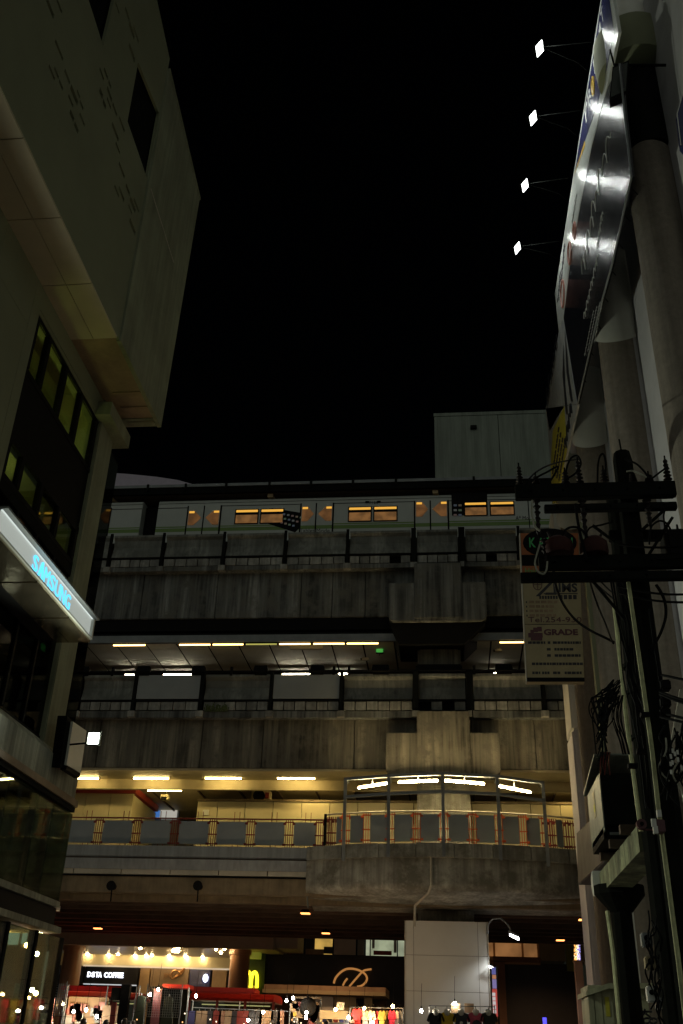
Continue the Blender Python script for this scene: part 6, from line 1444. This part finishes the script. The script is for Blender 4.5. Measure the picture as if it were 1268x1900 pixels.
# grid wall stall and left stall
def gridwall(p0, p1, y0, y1, Y, label, step=.07):
    t = thing('grid_panel', label, 'grid panel', (SX((p0 + p1) / 2, Y), Y, 0)); xa, xb, z0, z1 = SX(p0, Y), SX(p1, Y), SZ(y1, Y), SZ(y0, Y); b = MB()
    x_ = xa
    while x_ <= xb: b.box(x_ - .006, x_ + .006, Y - .005, Y + .005, z0, z1); x_ += step
    z_ = z0
    while z_ <= z1: b.box(xa, xb, Y - .011, Y - .0052, z_ - .006, z_ + .006); z_ += step
    kind(b.build('wire_grid', M['gsteel'], t), 'stuff')
    for p in (xa, xb): MB().tube([(p, Y, 0), (p, Y, z1 + .05)], .02, 6).build('upright', M['gsteel'], t)
    return t
gridwall(270, 335, 1838, 1897, Yst - .5, 'white wire grid panel of the stall left of the bright red bus')
gridwall(87, 118, 1838, 1900, Yst - .5, 'narrow wire grid panel at the left end of the stalls')
t = thing('market_stall', 'dark market stall with maroon cloth panel behind the wire grid', 'stall', (SX(290), Yst, 0))
MB().box(SX(282), SX(297), Yst, Yst + .05, 1.2, SZ(1843)).build('cloth_panel', M['signred'], t)
MB().box(SX(296), SX(345), Yst + .1, Yst + .8, SZ(1841), SZ(1834)).build('red_awning', M['red'], t)
for p in (252, 345): MB().tube([(SX(p), Yst + .2, 0), (SX(p), Yst + .2, SZ(1838))], .03, 6).build('post', M['gsteel'], t)
def dress(px, py, w, h, m, l):
    p = AY(px, py, Yst - .2); w /= 52.; h /= 52.; t = thing('hanging_dress', l, 'dress', p, 'dark dresses hanging at the grid stall')
    MB().ext([(p.x + u * w, Yst - .25, p.z + v * h) for u, v in ((-.3, 0), (-.1, .05), (.1, .05), (.3, 0), (.28, -.3), (.5, -1), (-.5, -1), (-.28, -.3))], (0, .12, 0)).build('dress_body', m, t, bev=.02)
    MB().tube([(p.x, Yst - .2, p.z), (p.x, Yst - .2, p.z + .12)], .01, 5).build('hook', M['gsteel'], t)
dk = cloth('dark_green_cloth', (.025, .035, .02))
dress(263, 1850, 24, 50, dk, 'dark dress hanging left of the maroon cloth panel'); dress(314, 1852, 24, 50, dk, 'dark dress hanging right of the maroon cloth panel')
pk = cloth('pale_pink_cloth', (.5, .25, .26)); dress(97, 1850, 16, 60, pk, 'pale pink dress hanging at the far left of the stalls')
t = thing('market_stall', 'left market stall with dark back panel, shelves and goods under bulbs', 'stall', (SX(170), Yst, 0))
for p in (115, 190, 245): MB().tube([(SX(p), Yst + .3, 0), (SX(p), Yst + .3, SZ(1840))], .025, 6).build('post', M['gsteel'], t)
MB().box(SX(115), SX(190), Yst + .5, Yst + .55, .3, SZ(1862)).build('back_panel', M['tanwall'], t)
MB().box(SX(190), SX(218), Yst + .1, Yst + .15, 1.6, SZ(1878)).build('shelf_panel', M['soffit2'], t)
MB().box(SX(207), SX(222), Yst - .2, Yst + .0, SZ(1868), SZ(1844)).build('grey_box', M['dsteel'], t)
MB().box(SX(224), SX(240), Yst - .2, Yst + .0, .5, SZ(1838)).build('dark_rack', M['black'], t)
MB().box(SX(212), SX(220), Yst - .3, Yst - .2, 1.2, SZ(1872)).build('red_cloth', M['redpaint'], t)
for k in range(22):
    px = 116 + random.uniform(0, 84); py = 1866 + random.uniform(0, 30); q = AY(px, py, Yst + .4); s = random.uniform(.05, .14)
    pbox('hung_goods', M[random.choice(('gold', 'whitepanel', 'redpaint', 'panel_plain', 'tanwall', 'soffit2', 'rprint'))], t, q.x - s, q.x + s, Yst + .35, Yst + .45, q.z - s * 1.3, q.z + s)
for k in range(20):
    px = 545 + random.uniform(0, 45); py = 1862 + random.uniform(0, 34); q = AY(px, py, Yst + .6); s = random.uniform(.05, .12)
    if k == 0:
        t = thing('market_stall', 'cluttered market stall with hung goods right of the bright red bus', 'stall', (SX(565), Yst, 0))
        for p in (540, 590): MB().tube([(SX(p), Yst + .8, 0), (SX(p), Yst + .8, SZ(1850))], .025, 6).build('post', M['gsteel'], t)
        MB().tube([(SX(555), Yst + .8, SZ(1872)), (SX(748), Yst + .8, SZ(1880))], .012, 5).build('bar', M['black'], t)
        MB().box(SX(540), SX(590), Yst + .75, Yst + .85, SZ(1852), SZ(1848)).build('top_bar', M['brown'], t)
    pbox('hung_goods', M[random.choice(('gold', 'whitepanel', 'redpaint', 'panel_plain', 'tanwall', 'ink', 'soffit2'))], t, q.x - s, q.x + s, Yst + .55, Yst + .65, q.z - s * 1.4, q.z + s)
t = thing('hanging_bag', 'big round black bag hanging in the stall right of the bright red bus', 'bag', AY(572, 1872, Yst + .2))
MB().ball(AY(572, 1868, Yst + .2), .26, 8, (1, .7, 1.05)).build('bag_body', M['black'], t, smooth=True); MB().tube([AY(572, 1856, Yst + .2), AY(573, 1846, Yst + .3)], .02, 5).build('strap', M['black'], t)
# ================================================================== people among the stalls (only the heads reach into the picture)
def person(px, py, Y, label, h=1.72, top='grey'):
    p = AY(px, py, Y); zt = p.z; base = zt - h
    J = {'pel': (0, 0, .52), 'ch': (0, 0, .72), 'nk': (0, 0, .84), 'hd': (0, -.01, .89), 'hd2': (0, -.01, .955), 'sl': (-.11, 0, .80), 'el': (-.14, .02, .63), 'wl': (-.13, -.06, .49), 'sr': (.11, 0, .80), 'er': (.14, .02, .63), 'wr': (.13, -.06, .49), 'kl': (-.055, -.01, .28), 'al': (-.06, .02, .03), 'fl': (-.065, -.08, .015), 'kr': (.055, -.01, .28), 'ar': (.06, .02, .03), 'fr': (.065, -.08, .015)}
    RR = {'pel': .085, 'ch': .09, 'nk': .034, 'hd': .042, 'hd2': .045, 'sl': .036, 'el': .026, 'wl': .018, 'sr': .036, 'er': .026, 'wr': .018, 'kl': .038, 'al': .024, 'fl': .02, 'kr': .038, 'ar': .024, 'fr': .02}
    E_ = (('pel', 'ch'), ('ch', 'nk'), ('nk', 'hd'), ('hd', 'hd2'), ('ch', 'sl'), ('sl', 'el'), ('el', 'wl'), ('ch', 'sr'), ('sr', 'er'), ('er', 'wr'), ('pel', 'kl'), ('kl', 'al'), ('al', 'fl'), ('pel', 'kr'), ('kr', 'ar'), ('ar', 'fr'))
    ks_ = list(J); me = bpy.data.meshes.new('person'); me.from_pydata([tuple(c * h for c in J[k]) for k in ks_], [(ks_.index(a), ks_.index(b_)) for a, b_ in E_], [])
    o = bpy.data.objects.new('person_body', me); C.objects.link(o)
    sk = o.modifiers.new('s', 'SKIN'); o.modifiers.new('d', 'SUBSURF').levels = 1
    for i, k in enumerate(ks_): me.skin_vertices[0].data[i].radius = (RR[k] * h, RR[k] * h * (.7 if k in ('pel', 'ch') else 1)); me.skin_vertices[0].data[i].use_root = (k == 'pel')
    bpy.context.view_layer.update(); m2 = bpy.data.meshes.new_from_object(o.evaluated_get(bpy.context.evaluated_depsgraph_get())); bpy.data.objects.remove(o)
    m2.materials.clear(); m2.materials.append(cloth(top + '_garment', {'grey': (.12, .12, .13), 'brown': (.18, .10, .06), 'white': (.5, .48, .45)}[top])); m2.materials.append(M['skin'])
    for f in m2.polygons: f.use_smooth = True; f.material_index = 1 if f.center.z > .835 * h or (f.center.z < .5 * h and abs(f.center.x) > .115 * h) else 0
    t = thing('person', label, 'person', (p.x, Y, 0), 'people among the stalls'); link('body', m2, t, (p.x, Y, max(base, 0)))
    b = MB().ball((p.x, Y + .02, max(base, 0) + h * .945), .112, 8, (.85, 1, 1.05)); b.build('hair', M['hair'], t, smooth=True)
person(156, 1890, 32.6, 'person with dark brown hair under the left stall bulbs', 1.72, 'brown'); person(197, 1893, 32.4, 'person with black hair at the right of the left stall', 1.7)
person(485, 1889, 34.5, 'person with black hair in front of the bright red bus', 1.75); person(506, 1893, 33.6, 'person with black hair just right of the one before the red bus', 1.7)
person(452, 1894, 35, 'person with dark hair low below the middle of the red bus', 1.7, 'white')

for i, (px, py, Y, tp, l) in enumerate(((232, 1890, 32.2, 'grey', 'person with black hair before the dark rack of the left stall'), (248, 1894, 33.0, 'brown', 'person with black hair just left of the grid panel'), (375, 1891, 34.2, 'grey', 'person with black hair below the left end of the bright red bus'), (398, 1894, 34.8, 'white', 'person with black hair second from the left end of the bright red bus'), (424, 1892, 35.2, 'brown', 'person with black hair left of the middle of the bright red bus'), (548, 1892, 33.2, 'grey', 'person with black hair left of the two stacked bulbs'), (606, 1895, 32.6, 'white', 'person with black hair before the draped market table'))):
    person(px, py, Y, l, 1.66 + .03 * (i % 4), tp)

dimb = emi('dim_bulb', (1, .80, .55), 2.2); dimw = emi('dim_warm_bulb', (1, .50, .16), 1.6)
for nm, p0, p1, y0, y1, Y, n, l in (('a', 330, 545, 1874, 1886, 33.0, 13, 'string of small warm bulbs strung before the bright red bus'), ('b', 92, 262, 1884, 1876, 32.9, 10, 'string of small warm bulbs strung across the left stalls'), ('c', 548, 745, 1884, 1890, 32.8, 11, 'string of small warm bulbs strung below the clothes rail')):
    t = thing('string_lights', l, 'string lights', AY((p0 + p1) / 2, (y0 + y1) / 2, Y), 'strings of small bulbs over the stalls'); pts = sag(AY(p0, y0, Y), AY(p1, y1, Y), .1, n)
    MB().tube(pts, .006, 4).build('cord', M['wire'], t)
    for k, q in enumerate(pts):
        if k % 4 == 2: continue
        MB().ball(q + Vector((random.uniform(-.2, .2), .02, -.05 - random.random() * .3)), .022, 5).build('small_bulb', dimb if k % 3 else dimw, t)
for k in range(16):
    if k == 0:
        t = thing('market_stall', 'low dark market stall with hung cloths before the bright red bus', 'stall', (SX(440), 33.8, 0))
        for p in (352, 440, 535): MB().tube([(SX(p), 33.9, 0), (SX(p), 33.9, SZ(1862))], .02, 6).build('post', M['gsteel'], t)
        MB().tube([(SX(352), 33.9, SZ(1876)), (SX(535), 33.9, SZ(1878))], .015, 6).build('bar', M['gsteel'], t)
    px = 358 + k * 11 + random.uniform(-2, 2); q = AY(px, 1885, 33.9); s = random.uniform(.07, .14); m_ = M[random.choice(('ink', 'soffit2', 'navy', 'panel_plain', 'portal', 'ink', 'redpaint'))]
    MB().ext([(q.x - s, 33.86, q.z + .14), (q.x + s, 33.86, q.z + .14), (q.x + s * 1.2, 33.86, q.z - .5), (q.x - s * 1.2, 33.86, q.z - .5)], (0, .06, 0)).build('hung_cloth', m_, t)
    MB().tube([(q.x, 33.9, q.z + .14), (q.x, 33.9, q.z + .2)], .008, 4).build('hook', M['gsteel'], t)
ct = thing('cable_bundle', 'heavy black cables running down between the two tall poles', 'cables', AY(1180, 1300, 14))
for k in range(14):
    x0 = 1130 + random.uniform(0, 60); x1 = x0 + random.uniform(40, 80); MB().tube(spline([AY(x0, 1075, 13.5), AY(x0 + random.uniform(5, 30), 1160, 13.2), AY(x0 + random.uniform(15, 45), 1260, 13), AY(x1, 1380, 12.6), AY(x1 + random.uniform(5, 20), 1500, 12.4)], 4), random.uniform(.008, .016), 5).build('cable', M['wire'], ct)
for i, (y0, y1) in enumerate(((1010, 1000), (1030, 1022), (1088, 1096), (1100, 1112))):
    o = MB().tube(sag(AY(1150, y0, 11.9), AY(1330, y1, 11.4), .08), .016, 5).build('cable', M['wire']); tag(o, 'black cable running right from the crossarms, %s of four' % ('topmost', 'second', 'third', 'lowest')[i], 'cable', 'cables looping round the utility poles')
